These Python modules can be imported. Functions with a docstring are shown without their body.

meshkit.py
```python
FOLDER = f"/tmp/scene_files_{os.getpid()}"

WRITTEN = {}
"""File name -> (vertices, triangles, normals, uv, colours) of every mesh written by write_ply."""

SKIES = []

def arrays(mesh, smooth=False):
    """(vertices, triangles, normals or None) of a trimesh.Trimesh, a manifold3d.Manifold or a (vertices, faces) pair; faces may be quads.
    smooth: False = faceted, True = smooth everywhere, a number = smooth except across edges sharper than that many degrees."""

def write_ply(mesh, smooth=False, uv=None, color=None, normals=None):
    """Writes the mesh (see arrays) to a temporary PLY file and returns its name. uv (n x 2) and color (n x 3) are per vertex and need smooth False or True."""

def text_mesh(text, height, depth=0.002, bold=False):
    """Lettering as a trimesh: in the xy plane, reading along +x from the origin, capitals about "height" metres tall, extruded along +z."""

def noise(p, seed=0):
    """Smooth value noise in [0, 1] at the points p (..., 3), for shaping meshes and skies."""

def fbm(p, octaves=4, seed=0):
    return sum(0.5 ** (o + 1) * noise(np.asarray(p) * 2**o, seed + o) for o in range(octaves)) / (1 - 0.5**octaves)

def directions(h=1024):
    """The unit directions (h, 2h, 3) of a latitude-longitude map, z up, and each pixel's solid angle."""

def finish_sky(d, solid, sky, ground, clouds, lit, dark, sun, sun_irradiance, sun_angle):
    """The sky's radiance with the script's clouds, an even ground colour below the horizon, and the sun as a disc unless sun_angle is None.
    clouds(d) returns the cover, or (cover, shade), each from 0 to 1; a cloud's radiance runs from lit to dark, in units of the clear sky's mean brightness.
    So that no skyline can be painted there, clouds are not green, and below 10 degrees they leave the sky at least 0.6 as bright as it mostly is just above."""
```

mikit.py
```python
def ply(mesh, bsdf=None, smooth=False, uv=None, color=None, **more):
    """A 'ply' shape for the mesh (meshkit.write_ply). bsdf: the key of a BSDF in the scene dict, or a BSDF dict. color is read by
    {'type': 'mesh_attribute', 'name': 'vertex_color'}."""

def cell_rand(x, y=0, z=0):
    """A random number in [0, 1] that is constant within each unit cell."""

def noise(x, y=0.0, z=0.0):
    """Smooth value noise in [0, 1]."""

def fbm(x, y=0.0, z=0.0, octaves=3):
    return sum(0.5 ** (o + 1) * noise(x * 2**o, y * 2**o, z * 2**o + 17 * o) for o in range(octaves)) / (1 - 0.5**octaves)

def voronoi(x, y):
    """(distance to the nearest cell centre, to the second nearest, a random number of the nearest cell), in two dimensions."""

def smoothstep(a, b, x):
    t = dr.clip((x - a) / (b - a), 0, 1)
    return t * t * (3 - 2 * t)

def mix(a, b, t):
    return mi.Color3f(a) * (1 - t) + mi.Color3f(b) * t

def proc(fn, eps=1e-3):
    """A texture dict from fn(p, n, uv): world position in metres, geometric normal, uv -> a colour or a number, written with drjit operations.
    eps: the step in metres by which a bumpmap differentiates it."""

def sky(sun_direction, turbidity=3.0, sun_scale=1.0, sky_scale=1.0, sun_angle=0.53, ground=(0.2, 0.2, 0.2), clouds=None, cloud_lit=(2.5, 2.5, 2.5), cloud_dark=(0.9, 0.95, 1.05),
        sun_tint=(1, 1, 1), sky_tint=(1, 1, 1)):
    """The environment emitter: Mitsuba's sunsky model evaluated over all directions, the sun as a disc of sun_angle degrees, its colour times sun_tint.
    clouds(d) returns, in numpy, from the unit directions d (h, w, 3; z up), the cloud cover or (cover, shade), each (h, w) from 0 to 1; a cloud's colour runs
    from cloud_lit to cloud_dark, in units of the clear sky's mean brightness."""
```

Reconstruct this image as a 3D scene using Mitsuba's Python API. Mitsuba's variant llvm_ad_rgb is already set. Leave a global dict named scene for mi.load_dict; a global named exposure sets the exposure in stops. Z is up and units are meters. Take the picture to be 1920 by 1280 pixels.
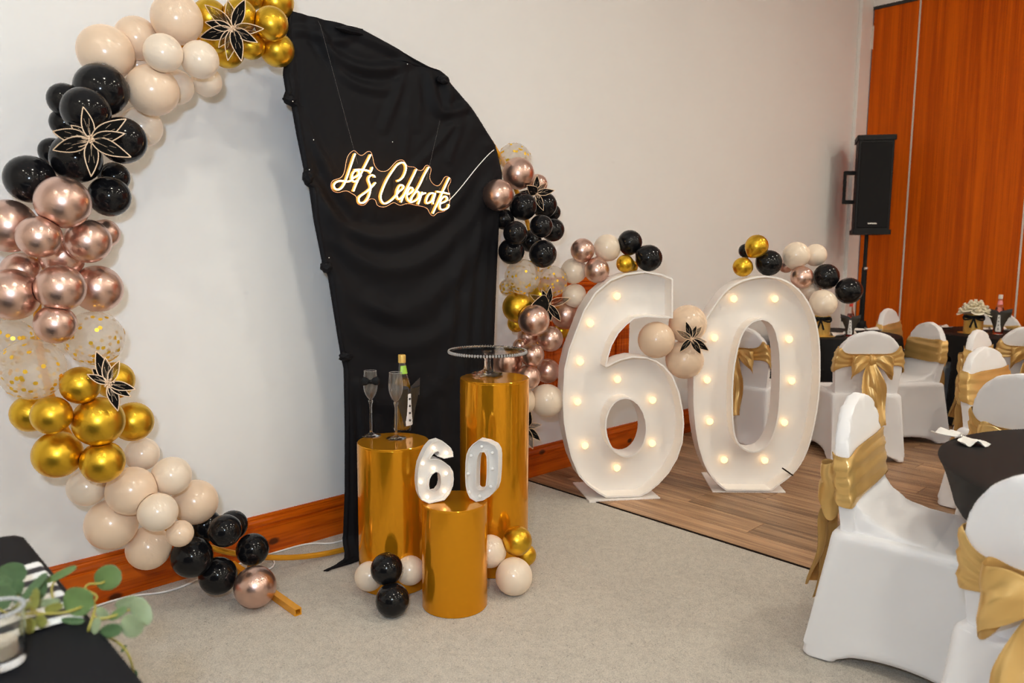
import math, random
import numpy as np, trimesh, mitsuba as mi, drjit as dr
import manifold3d as m3
from shapely.geometry import Polygon, LineString, Point
from shapely.ops import unary_union
import mikit, meshkit
T = mi.ScalarTransform4f
rng = np.random.default_rng(7); random.seed(7)
scene, labels = {}, {}

# ------------------------------------------------------------------ camera
H = 1.40
YAW, PITCH, ROLL, FPX = 0.76650, 0.11844, 0.006675, 1400.0
cyw, syw = math.cos(YAW), math.sin(YAW)
FW = np.array([syw*math.cos(PITCH), cyw*math.cos(PITCH), -math.sin(PITCH)])
_R0 = np.array([cyw, -syw, 0]); _U0 = np.cross(_R0, FW)
RT = math.cos(ROLL)*_R0 + math.sin(ROLL)*_U0
UP = -math.sin(ROLL)*_R0 + math.cos(ROLL)*_U0
EYE = np.array([0, 0, H])
scene['camera'] = {'type': 'thinlens', 'fov': math.degrees(2*math.atan(960/FPX)), 'fov_axis': 'x',
                   'to_world': T().look_at(origin=EYE.tolist(), target=(EYE+FW).tolist(), up=UP.tolist()),
                   'aperture_radius': 0.0045, 'focus_distance': 3.3, 'near_clip': 0.05, 'far_clip': 100.0}
exposure = 0.34
YW, XR, XE, ZC = 3.198, 8.09, 3.188, 4.35      # back wall, right wall, edge of the wooden floor, ceiling
X0, Y0 = -3.2, -6.0                             # far left wall and the wall behind the photographer

def rgb(*c): return {'type': 'rgb', 'value': list(c)}
# lights: a camera flash just above the lens and the hall's round ceiling lamps
FLASH, LAMP = 550.0, 10.6
_fd = FW + .45*UP - .25*RT; _fp = EYE + 0.26*UP - 0.14*RT - 0.10*FW       # the head is tilted up and to the left
scene['camera_flash'] = {'type': 'disk', 'to_world': T().look_at(origin=_fp.tolist(), target=(_fp+_fd).tolist(), up=[0, 0, 1]).scale(.062),
                         'emitter': {'type': 'area', 'radiance': rgb(FLASH, FLASH*1.28, FLASH*1.62), 'sampling_weight': 6.0}}
labels['camera_flash'] = {'label': "photographer's round flash head just above the lens", 'category': 'lamp', 'kind': 'structure'}
LAMPS = [(x, y) for x in (-1.9, 0.9, 3.7, 6.4) for y in (-4.6, -2.3, 0.0)]

# ------------------------------------------------------------------ helpers
def numbered(name):
    if name not in labels and name not in scene: return name
    i = 1
    while f'{name}_{i:03d}' in labels or f'{name}_{i:03d}' in scene: i += 1
    return f'{name}_{i:03d}'
def thing(name, label, cat, group=None):
    k = numbered(name); labels[k] = {'label': label, 'category': cat}
    if group: labels[k]['group'] = group
    return k
def struct(name, mesh, bsdf, smooth=False, label=None, **kw):
    k = numbered(name); scene[k] = mikit.ply(mesh, bsdf, smooth, **kw); labels[k] = {'kind': 'structure'}
    if label: labels[k]['label'] = label
    return k
def one(name, mesh, bsdf, label, cat, group=None, smooth=False, kind=None, **kw):
    k = thing(name, label, cat, group); scene[k] = mikit.ply(mesh, bsdf, smooth, **kw)
    if kind: labels[k]['kind'] = kind
    return k
def part(parent, name, mesh, bsdf, smooth=False, label=None, kind=None, **kw):
    k = numbered(parent + '__' + name); scene[k] = mikit.ply(mesh, bsdf, smooth, **kw)
    labels_k = {}
    if label: labels_k['label'] = label
    if kind: labels_k['kind'] = kind
    if labels_k: labels[k] = labels_k
    return k
def cat_(ms): return trimesh.util.concatenate(list(ms))
def ray(px, py): return FW + (px-960)/FPX*RT - (py-640)/FPX*UP
def at_z(px, py, z=0.0):
    d = ray(px, py); return EYE + d*((z-H)/d[2])
def at_y(px, py, y):
    d = ray(px, py); return EYE + d*(y/d[1])
def at_d(px, py, depth): return EYE + ray(px, py)*depth
def depth_of(P): return float((np.asarray(P)-EYE) @ FW)
def on_plane(px, py, P0, n):
    d = ray(px, py); return EYE + d*(((np.asarray(P0)-EYE) @ n)/(d @ n))
def to_px(P):
    d = np.asarray(P, float)-EYE; w = d @ FW
    return np.stack([960+FPX*(d @ RT)/w, 640-FPX*(d @ UP)/w], -1)
def box(x0, x1, y0, y1, z0, z1, b=0.0):
    lo, hi = np.minimum([x0, y0, z0], [x1, y1, z1]), np.maximum([x0, y0, z0], [x1, y1, z1])
    if b <= 0:
        m = trimesh.creation.box(extents=hi-lo); m.apply_translation((lo+hi)/2); return m
    pts = []
    for i in range(8):
        s = np.array([i & 1, (i >> 1) & 1, (i >> 2) & 1]); c = np.where(s, hi, lo); d = np.where(s, -1, 1)*b
        for k in range(3):
            q = c + d; q[k] = c[k]; pts.append(q)
    return trimesh.convex.convex_hull(np.array(pts))
def move(m, x=0, y=0, z=0, rz=0.0, ry=0.0, rx=0.0):
    m = m.copy(); M = trimesh.transformations.euler_matrix(rx, ry, rz, 'sxyz'); M[:3, 3] = (x, y, z); m.apply_transform(M); return m
def lathe(prof, n=48, close=False):
    m = trimesh.creation.revolve(np.array(prof, float), sections=n)
    if m.volume < 0: m.invert()
    return m
def smooth_path(pts, n=None, closed=False):
    from scipy.interpolate import splprep, splev
    pts = np.asarray(pts, float)
    if closed: pts = np.vstack([pts, pts[:1]])
    if len(pts) < 3: return pts
    tck, u = splprep(pts.T, s=0, k=min(3, len(pts)-1), per=closed)
    return np.array(splev(np.linspace(0, 1, n or 8*len(pts)), tck)).T
def tube(pts, r, n=8, cap=True):
    pts = np.asarray(pts, float); N = len(pts)
    r = np.full(N, r) if np.isscalar(r) else np.asarray(r, float)
    t = np.gradient(pts, axis=0); t /= np.maximum(np.linalg.norm(t, axis=1, keepdims=True), 1e-9)
    a = np.array([0, 0, 1.0]) if abs(t[0][2]) < .9 else np.array([1.0, 0, 0])
    u = np.cross(t[0], a); u /= np.linalg.norm(u); rings = []
    th = np.arange(n)*2*np.pi/n
    for i in range(N):
        u = u - t[i]*(u @ t[i]); u /= np.linalg.norm(u); v = np.cross(t[i], u)
        rings.append(pts[i] + r[i]*(np.cos(th)[:, None]*u + np.sin(th)[:, None]*v))
    V = np.vstack(rings); F = []
    for i in range(N-1):
        for j in range(n):
            a0, b0 = i*n+j, i*n+(j+1) % n
            F += [[a0, b0, b0+n], [a0, b0+n, a0+n]]
    if cap:
        V = np.vstack([V, pts[0], pts[-1]]); c0, c1 = len(V)-2, len(V)-1
        for j in range(n):
            F += [[c0, (j+1) % n, j], [c1, (N-1)*n+j, (N-1)*n+(j+1) % n]]
    return trimesh.Trimesh(V, np.array(F), process=False)
def grid(V, thick=0.0, closed_u=False):
    """V: (a, b, 3) points -> a sheet; with thick > 0 a slab with closed edges."""
    a, b = V.shape[:2]; idx = np.arange(a*b).reshape(a, b)
    q = []
    nb = b if closed_u else b-1
    for j in range(nb):
        j2 = (j+1) % b
        q.append(np.stack([idx[:-1, j], idx[:-1, j2], idx[1:, j2], idx[1:, j]], 1))
    q = np.vstack(q); F = np.vstack([q[:, [0, 1, 2]], q[:, [0, 2, 3]]])
    m = trimesh.Trimesh(V.reshape(-1, 3), F, process=False)
    if thick <= 0: return m
    nrm = np.array(m.vertex_normals); n0 = a*b
    V2 = np.vstack([V.reshape(-1, 3)+nrm*thick/2, V.reshape(-1, 3)-nrm*thick/2])
    F2 = [F, F[:, ::-1]+n0]
    loops = [list(idx[0]), list(idx[-1][::-1])] if closed_u else [list(idx[0]) + list(idx[1:, -1]) + list(idx[-1, :-1][::-1]) + list(idx[1:-1, 0][::-1])]
    for L in loops:
        for i in range(len(L)):
            p, r = L[i], L[(i+1) % len(L)]
            F2.append(np.array([[p, p+n0, r+n0], [p, r+n0, r]]))
    return trimesh.Trimesh(V2, np.vstack(F2), process=False)
def extr(poly, h):
    ps = getattr(poly, 'geoms', [poly])
    return cat_(trimesh.creation.extrude_polygon(g, h, engine='earcut') for g in ps if g.area > 1e-9)
def frame(m, P0, ax, up, out):
    """local (x, y, z) of the mesh -> P0 + x*ax + y*up + z*out"""
    m = m.copy(); M = np.eye(4); M[:3, 0], M[:3, 1], M[:3, 2], M[:3, 3] = ax, up, out, P0
    m.apply_transform(M); return m
def mani(v=None, hull=None): return m3.Manifold.hull_points(np.asarray(hull, np.float32)) if hull is not None else v
def tm(m):
    me = m.to_mesh(); return trimesh.Trimesh(np.array(me.vert_properties[:, :3]), np.array(me.tri_verts), process=False)
def ball_pts(c, r, n=1):
    s = trimesh.creation.icosphere(subdivisions=n).vertices; return np.asarray(c)+s*r

# ------------------------------------------------------------------ materials
N, FB, SM = mikit.noise, mikit.fbm, mikit.smoothstep
def mat(key, d, two=True): scene[key] = {'type': 'twosided', 'nested': d} if two else d
def pri(color, rough=.5, metal=0., **k):
    c = color if isinstance(color, dict) else rgb(*color)
    return {'type': 'principled', 'base_color': c, 'roughness': rough, 'metallic': metal, **k}
def diff(c): return {'type': 'diffuse', 'reflectance': c if isinstance(c, dict) else rgb(*c)}
def f_wall(p, n, uv):
    v = FB(p.x*1.3, p.y*1.3, p.z*1.3) ; s = N(p.x*9, p.z*14, p.y*9)
    return mikit.mix((.775, .765, .745), (.80, .79, .77), v) * (1 - .05*SM(.93, .99, s))
def f_carpet(p, n, uv):
    a = N(p.x*420, p.y*420, 3.); b = FB(p.x*45, p.y*45, 1.); c = FB(p.x*2.2, p.y*2.2, 5.)
    s = N(p.x*230+9, p.y*230, 8.)
    k = .84 + .34*(a-.5) + .16*(b-.5) + .07*(c-.5) - .28*SM(.86, .95, s)
    return mi.Color3f(.625, .575, .50) * k
def f_carpet_b(p, n, uv): return .003*N(p.x*300, p.y*300, 0.)
def plank_fn(seed, tone):
    def f(p, n, uv):
        g = FB(p.x*38 + seed*7, p.y*1.7 + seed*3, seed*1.0, octaves=4)
        h = FB(p.x*120 + seed, p.y*5.0, seed*2.0)
        k = N(p.x*7 + seed, p.y*1.1, seed*5.)
        c = mikit.mix((.16, .083, .042), (.43, .255, .138), SM(.22, .78, .62*g + .38*h))
        return c * (tone*(.84 + .32*k))
    return f
def f_veneer(p, n, uv):
    g = FB(p.y*26, p.z*.55, 2., octaves=4); h = N(p.y*150, p.z*3.0, 7.); b = FB(p.y*3.2, p.z*.35, 9.)
    t = SM(.2, .8, .5*g + .22*h + .28*b)
    return mikit.mix((.40, .052, .0005), (.66, .118, .001), t)
def f_pine(p, n, uv):
    w = p.z*30 + 1.4*N(p.x*2.3, p.z*6, 4.); g = FB(w, p.x*1.6, 2., octaves=3); h = N(p.z*190, p.x*7, 1.)
    c = mikit.mix((.36, .046, .001), (.60, .115, .004), SM(.2, .8, .7*g + .3*h))
    a, b, r = mikit.voronoi(p.x*3.1 + 40, p.z*5.2)
    kn = (1 - SM(.05, .115, a)) * dr.select(r > .45, 1., 0.)
    return mikit.mix(c, (.05, .014, .005), kn*.9)
def f_stripe(p, n, uv):
    s = dr.sin(uv.y*2*math.pi)
    return mikit.mix((.014, .014, .02), (.72, .71, .68), SM(-.12, .12, s))
def f_leaf(seed):
    def f(p, n, uv):
        v = FB(p.x*40+seed, p.y*40, p.z*40)
        base = [(.060, .105, .038), (.10, .155, .045), (.20, .235, .12), (.17, .165, .03)][seed]
        return mi.Color3f(*base) * (.75+.5*v)
    return f
def f_satin(p, n, uv):
    return mikit.mix((.56, .34, .105), (.70, .46, .17), N(p.x*14, p.y*14, p.z*9))
mat('m_wall', diff(mikit.proc(f_wall)))
mat('m_ceiling', diff((.80, .79, .77)))
mat('m_carpet', {'type': 'bumpmap', 'bump': mikit.proc(f_carpet_b), 'scale': 1.0, 'nested': diff(mikit.proc(f_carpet))})
for i, tn in enumerate((.86, 1.0, 1.12, .95)):
    mat(f'm_plank{i}', pri(mikit.proc(plank_fn(i*3.3+1, tn)), .42, specular=.4))
mat('m_gap', diff((.02, .013, .01)))
mat('m_veneer', pri(mikit.proc(f_veneer), .45, specular=.12))
mat('m_pine', pri(mikit.proc(f_pine), .25, specular=.3))
mat('m_white_paint', pri((.74, .73, .70), .45))
mat('m_metal_dark', pri((.05, .05, .05), .4, .7))
mat('m_strip', pri((.60, .52, .46), .4))
mat('m_silver', pri((.7, .7, .7), .3, 1.))
mat('m_latex_black', pri((.005, .005, .006), .10, specular=.28))
mat('m_latex_cream', pri((.72, .54, .385), .22, specular=.5))
mat('m_latex_pale', pri((.74, .615, .48), .2, specular=.5))
mat('m_gold', pri((.73, .44, .035), .31, .95))
mat('m_rose', pri((.70, .47, .39), .28, .97))
mat('m_gold_tube', pri((.74, .33, .02), .35, .35))
mat('m_plinth', pri((.72, .30, .010), .11, .72, specular=.5))
mat('m_confetti', pri((.84, .52, .05), .35, .6))
scene['m_clear'] = {'type': 'blendbsdf', 'weight': .32, 'a': {'type': 'thindielectric', 'int_ior': 1.35},
                    'b': {'type': 'principledthin', 'base_color': rgb(.86, .80, .70), 'roughness': .35, 'diff_trans': 1.2}}
scene['m_glass'] = {'type': 'dielectric', 'int_ior': 1.5, 'ext_ior': 1.0}
scene['m_glass_bright'] = {'type': 'blendbsdf', 'weight': .35, 'a': {'type': 'dielectric', 'int_ior': 1.5}, 'b': {'type': 'twosided', 'nested': pri((.75, .74, .72), .15, specular=.8)}}
scene['m_acrylic'] = {'type': 'thindielectric', 'int_ior': 1.2}
mat('m_acrylic_edge', pri((.78, .45, .26), .35))
mat('m_black_cloth', pri((.0065, .0065, .008), .62, sheen=.06, specular=.12))
mat('m_table_cloth', pri((.009, .0085, .0085), .6, sheen=.12, specular=.15))
mat('m_ribbon', pri((.005, .005, .0055), .6, specular=.15))
mat('m_petal', pri((.005, .0045, .004), .9, specular=.08))
scene['m_petal_sheer'] = {'type': 'mask', 'opacity': .55, 'nested': {'type': 'twosided', 'nested': pri((.02, .016, .010), .8, specular=.1)}}
mat('m_glitter', pri((.74, .54, .36), .45, .25))
mat('m_foam', pri((.80, .765, .725), .42, specular=.4))
mat('m_plastic_white', pri((.66, .64, .61), .35))
mat('m_chair', pri((.74, .735, .74), .6, sheen=.2, specular=.25))
mat('m_satin', pri(mikit.proc(f_satin), .27, .45, sheen=.2, specular=.6))
mat('m_speaker', pri((.008, .008, .009), .5, specular=.2))
mat('m_grille', pri((.012, .012, .013), .8, specular=.15))
scene['m_thin_glass'] = {'type': 'blendbsdf', 'weight': .035, 'a': {'type': 'thindielectric', 'int_ior': 1.5}, 'b': {'type': 'principledthin', 'base_color': rgb(.8, .76, .70), 'roughness': .3, 'diff_trans': 1.0}}
mat('m_cable', pri((.78, .76, .72), .4))
mat('m_wire', pri((.16, .15, .14), .5))
mat('m_napkin', pri((.74, .72, .68), .6))
mat('m_stripe', pri(mikit.proc(f_stripe), .6))
for i in range(4): mat(f'm_leaf{i}', pri(mikit.proc(f_leaf(i)), .5))
mat('m_stem', pri((.30, .25, .04), .5))
mat('m_candle', pri((.80, .76, .66), .5))
mat('m_rosewhite', pri((.80, .76, .62), .6))
mat('m_label_pale', pri((.7, .66, .6), .4))
mat('m_pot', pri((.66, .42, .11), .35, .6))
mat('m_wine', pri((.55, .035, .02), .1, specular=.6))
mat('m_pink', pri((.75, .25, .25), .4))
mat('m_cap', pri((.80, .52, .14), .35, .5))
mat('m_label', pri((.28, .50, .05), .4))
mat('m_bulb', diff((.15, .13, .10)))
mat('m_white_print', diff((.8, .8, .78)))
mat('m_tux_black', pri((.03, .028, .03), .6))
mat('m_tux_brown', pri((.022, .016, .008), .6))
mat('m_tux_white', pri((.72, .70, .68), .6))
def drink(c, t): return {'type': 'blendbsdf', 'weight': .45, 'a': {'type': 'dielectric', 'int_ior': 1.05, 'specular_transmittance': rgb(*t)}, 'b': {'type': 'twosided', 'nested': pri(c, .15)}}
scene['m_cider'] = drink((.60, .34, .02), (.85, .60, .12))
scene['m_pinkdrink'] = drink((.75, .12, .08), (.90, .30, .22))
scene['m_reddrink'] = drink((.60, .04, .02), (.80, .10, .06))
def emit(c, w=.1): return {'type': 'area', 'radiance': rgb(*c), 'sampling_weight': w}

# ------------------------------------------------------------------ the room
struct('floor', box(X0, XE, Y0, YW, -.1, 0), 'm_carpet', label='beige speckled short pile carpet')
fw = struct('floor_wood', box(XE, XR, Y0, YW, -.1, -.001), 'm_gap', label='brown wood plank floor beyond the carpet edge')
PWID, PLEN, row = .186, 1.22, 0
x = XE + .004
while x < XR - .02:
    w = min(PWID, XR - x); y = Y0 + (row*0.47) % PLEN - PLEN; 
    while y < YW:
        a, b = max(y, -1.6), min(y + PLEN, YW)
        if b - a > .02 and b > -1.6:
            part(fw, 'plank', box(x+.0012, x+w-.0012, a+.0012, b-.0012, -.002, .0055, .0012), f'm_plank{(row*3 + int(round(y*1.7))) % 4}')
        y += PLEN
    x += PWID; row += 1
struct('trim_1', box(XE-.006, XE+.004, Y0, YW, 0, .004), 'm_gap', label='dark edge where the carpet meets the wooden floor')
struct('wall_back', box(X0, XR, YW, YW+.15, 0, ZC), 'm_wall')
struct('wall_left', box(X0-.15, X0, Y0, YW, 0, ZC), 'm_wall')
struct('wall_front', box(X0, XR, Y0-.15, Y0, 0, ZC), 'm_wall')
wr = struct('wall_right', box(XR+.05, XR+.2, Y0, YW, 0, ZC), 'm_wall')
part(wr, 'header', box(XR-.01, XR+.05, Y0, YW, 3.93, ZC), 'm_white_paint')
ce = struct('ceiling', box(X0, XR, Y0, YW, ZC, ZC+.1), 'm_ceiling')
for (lx, ly) in LAMPS:
    m = trimesh.creation.cylinder(radius=.16, height=.012, sections=32); m.apply_translation((lx, ly, ZC-.010))
    k = part(ce, 'lamp', m, 'm_white_paint'); scene[k]['emitter'] = emit((LAMP*9, LAMP*8.5, LAMP*7.25), 1.2)
# white pilaster in the corner, skirting boards
struct('trim_2', box(7.815, XR, YW-.035, YW, 0, ZC, .004), 'm_white_paint', label='white painted door lining in the corner')
def skirting(h, t):
    pr = [(0, 0), (t, 0), (t, h*.70), (t-.006, h*.715), (t-.006, h*.735), (t-.002, h*.76), (t-.0005, h*.80), (t-.003, h*.85), (t-.010, h*.89), (t-.012, h*.92), (t-.009, h*.945), (t-.012, h*.985), (t-.016, h), (0, h)]
    return Polygon(pr)
def along_x(poly, x0, x1, yback):
    m = extr(poly, x1-x0)            # poly (depth, z) extruded -> x
    return frame(m, (x0, yback, 0), (0, -1, 0), (0, 0, 1), (1, 0, 0))
struct('baseboard_back', along_x(skirting(.192, .022), X0, 7.815, YW), 'm_pine', label='tall moulded orange brown pine skirting board')
# door: tall veneered folding leaves with pale joints
dk = struct('door_1', box(XR-.012, XR+.045, -2.3, YW-.036, 3.885, 3.93), 'm_white_paint', label='tall orange brown wood veneer folding doors with pale joints')
ys = [YW-.036, 2.722, 1.728, .734, -.26, -1.254, -2.248]
for i in range(len(ys)-1):
    part(dk, 'panel', box(XR-.005, XR+.04, ys[i+1]+.008, ys[i]-.008, .01, 3.855, .002), 'm_veneer')
    part(dk, 'joint_strip', box(XR-.007, XR+.04, ys[i+1]-.008, ys[i+1]+.008, .01, 3.855), 'm_strip', label='pale strip between two leaves')
part(dk, 'track', box(XR-.012, XR+.045, -2.3, YW-.036, 3.855, 3.885), 'm_metal_dark', label='black top track')
part(dk, 'hinge', box(XR-.02, XR+.0, YW-.052, YW-.030, 3.47, 3.70, .003), 'm_strip', label='pale metal hinge')
# wooden hatch surround on the back wall behind the giant 6
def fluted(w, t):
    pts = [(0, 0)]; nfl = 4; fl = w/(nfl+.6)
    xs = .3*fl
    for i in range(nfl):
        pts += [(xs+.04*fl, t*.72), (xs+.16*fl, t), (xs+.60*fl, t*.96), (xs+.84*fl, t*.75)]
        xs += fl
    return Polygon([(0, 0), (0, t*.8)] + pts[1:] + [(w, t*.8), (w, 0)])
A = at_y(1020, 640, YW); B = at_y(1173.5, 620, YW); Zt = at_y(1147, 517, YW)[2]; Zb = at_y(1040, 742, YW)[2]
hx0, hx1 = A[0]-.05, B[0]; fwid = .135
hk = thing('serving_hatch', 'orange brown wooden serving hatch with fluted frame behind the giant 6', 'hatch')
prof = fluted(fwid, .035)
for xx in (hx0, hx1-fwid):
    m = frame(extr(prof, Zt-Zb), (xx+fwid, YW-.0015, Zb), (-1, 0, 0), (0, -1, 0), (0, 0, 1)); part(hk, 'side_moulding', m, 'm_pine')
for zz in (Zt, Zb+fwid):
    m = frame(extr(prof, hx1-hx0-2*fwid), (hx0+fwid, YW-.0015, zz), (0, 0, -1), (0, -1, 0), (1, 0, 0)); part(hk, 'cross_moulding', m, 'm_pine')
nb = 7; bw = (hx1-hx0-2*fwid)/nb
for i in range(nb):
    part(hk, 'board', box(hx0+fwid+i*bw+.002, hx0+fwid+(i+1)*bw-.002, YW-.0175, YW-.0015, Zb+fwid, Zt-fwid, .003), 'm_pine')
# white power cable along the skirting board
cp = [(-.2, 2.62), (.2, 2.70)] + [tuple(at_z(*q)[:2]) for q in [(205, 1130), (262, 1117), (300, 1113), (345, 1100), (372, 1088), (420, 1070), (470, 1047), (506, 1034), (540, 1027), (590, 1020), (620, 1020), (642, 1015)]] + [(1.95, 2.99), (2.4, 3.05)]
cp = np.array([(a, min(b, YW-.03), .005) for a, b in cp])
one('power_cable', tube(smooth_path(cp, 120), .0045, 8), 'm_cable', 'thin white power cable lying along the skirting board', 'cable', smooth=True)
lp = np.array([at_z(*q, .006) for q in [(499, 1042), (507, 1046), (514, 1052), (513, 1060), (505, 1066), (492, 1068)]])
one('power_cable', tube(smooth_path(lp, 40), .004, 8), 'm_cable', 'small curl of white cable beside the rose gold floor balloon', 'cable', smooth=True)

# ------------------------------------------------------------------ gold hoop stand, balloons
RY = 3.06; RC = np.array([1.813, RY, 1.102]); RR, RV, RU = 1.30, 1.085, 1.296
th = np.linspace(0, 2*np.pi, 121)[:-1]
hp = np.stack([RC[0]+np.where(np.cos(th) > 0, RR, 1.21)*np.cos(th), np.full_like(th, RY), RC[2]+np.where(np.sin(th) > 0, RU, RV)*np.sin(th)], 1)
hp[:, 1] = 2.952 + .045*hp[:, 2]            # the hoop leans back a little
hs = thing('hoop_stand', 'large round gold metal hoop stand carrying balloons and the black curtain', 'stand')
hm = tube(np.vstack([hp, hp[:1]]), .0125, 12, cap=False)
part(hs, 'ring', hm, 'm_gold_tube', smooth=True)
def sq_tube(x, y0, y1, w=.028, t=.004):
    o = m3.Manifold.cube((w, y1-y0, w)) - m3.Manifold.cube((w-2*t, y1-y0+.1, w-2*t)).translate((t, -.05, t))
    return tm(o.translate((x-w/2, y0, .001)))
for fx in (1.312, 2.18):
    part(hs, 'foot', sq_tube(fx, 2.545, 3.15), 'm_gold_tube', label='square gold tube foot')
    part(hs, 'bracket', box(fx-.011, fx+.011, 2.944, 2.968, .02, RC[2]-RV*math.sqrt(1-((fx-RC[0])/RR)**2)+.004, .002), 'm_gold_tube')

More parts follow.
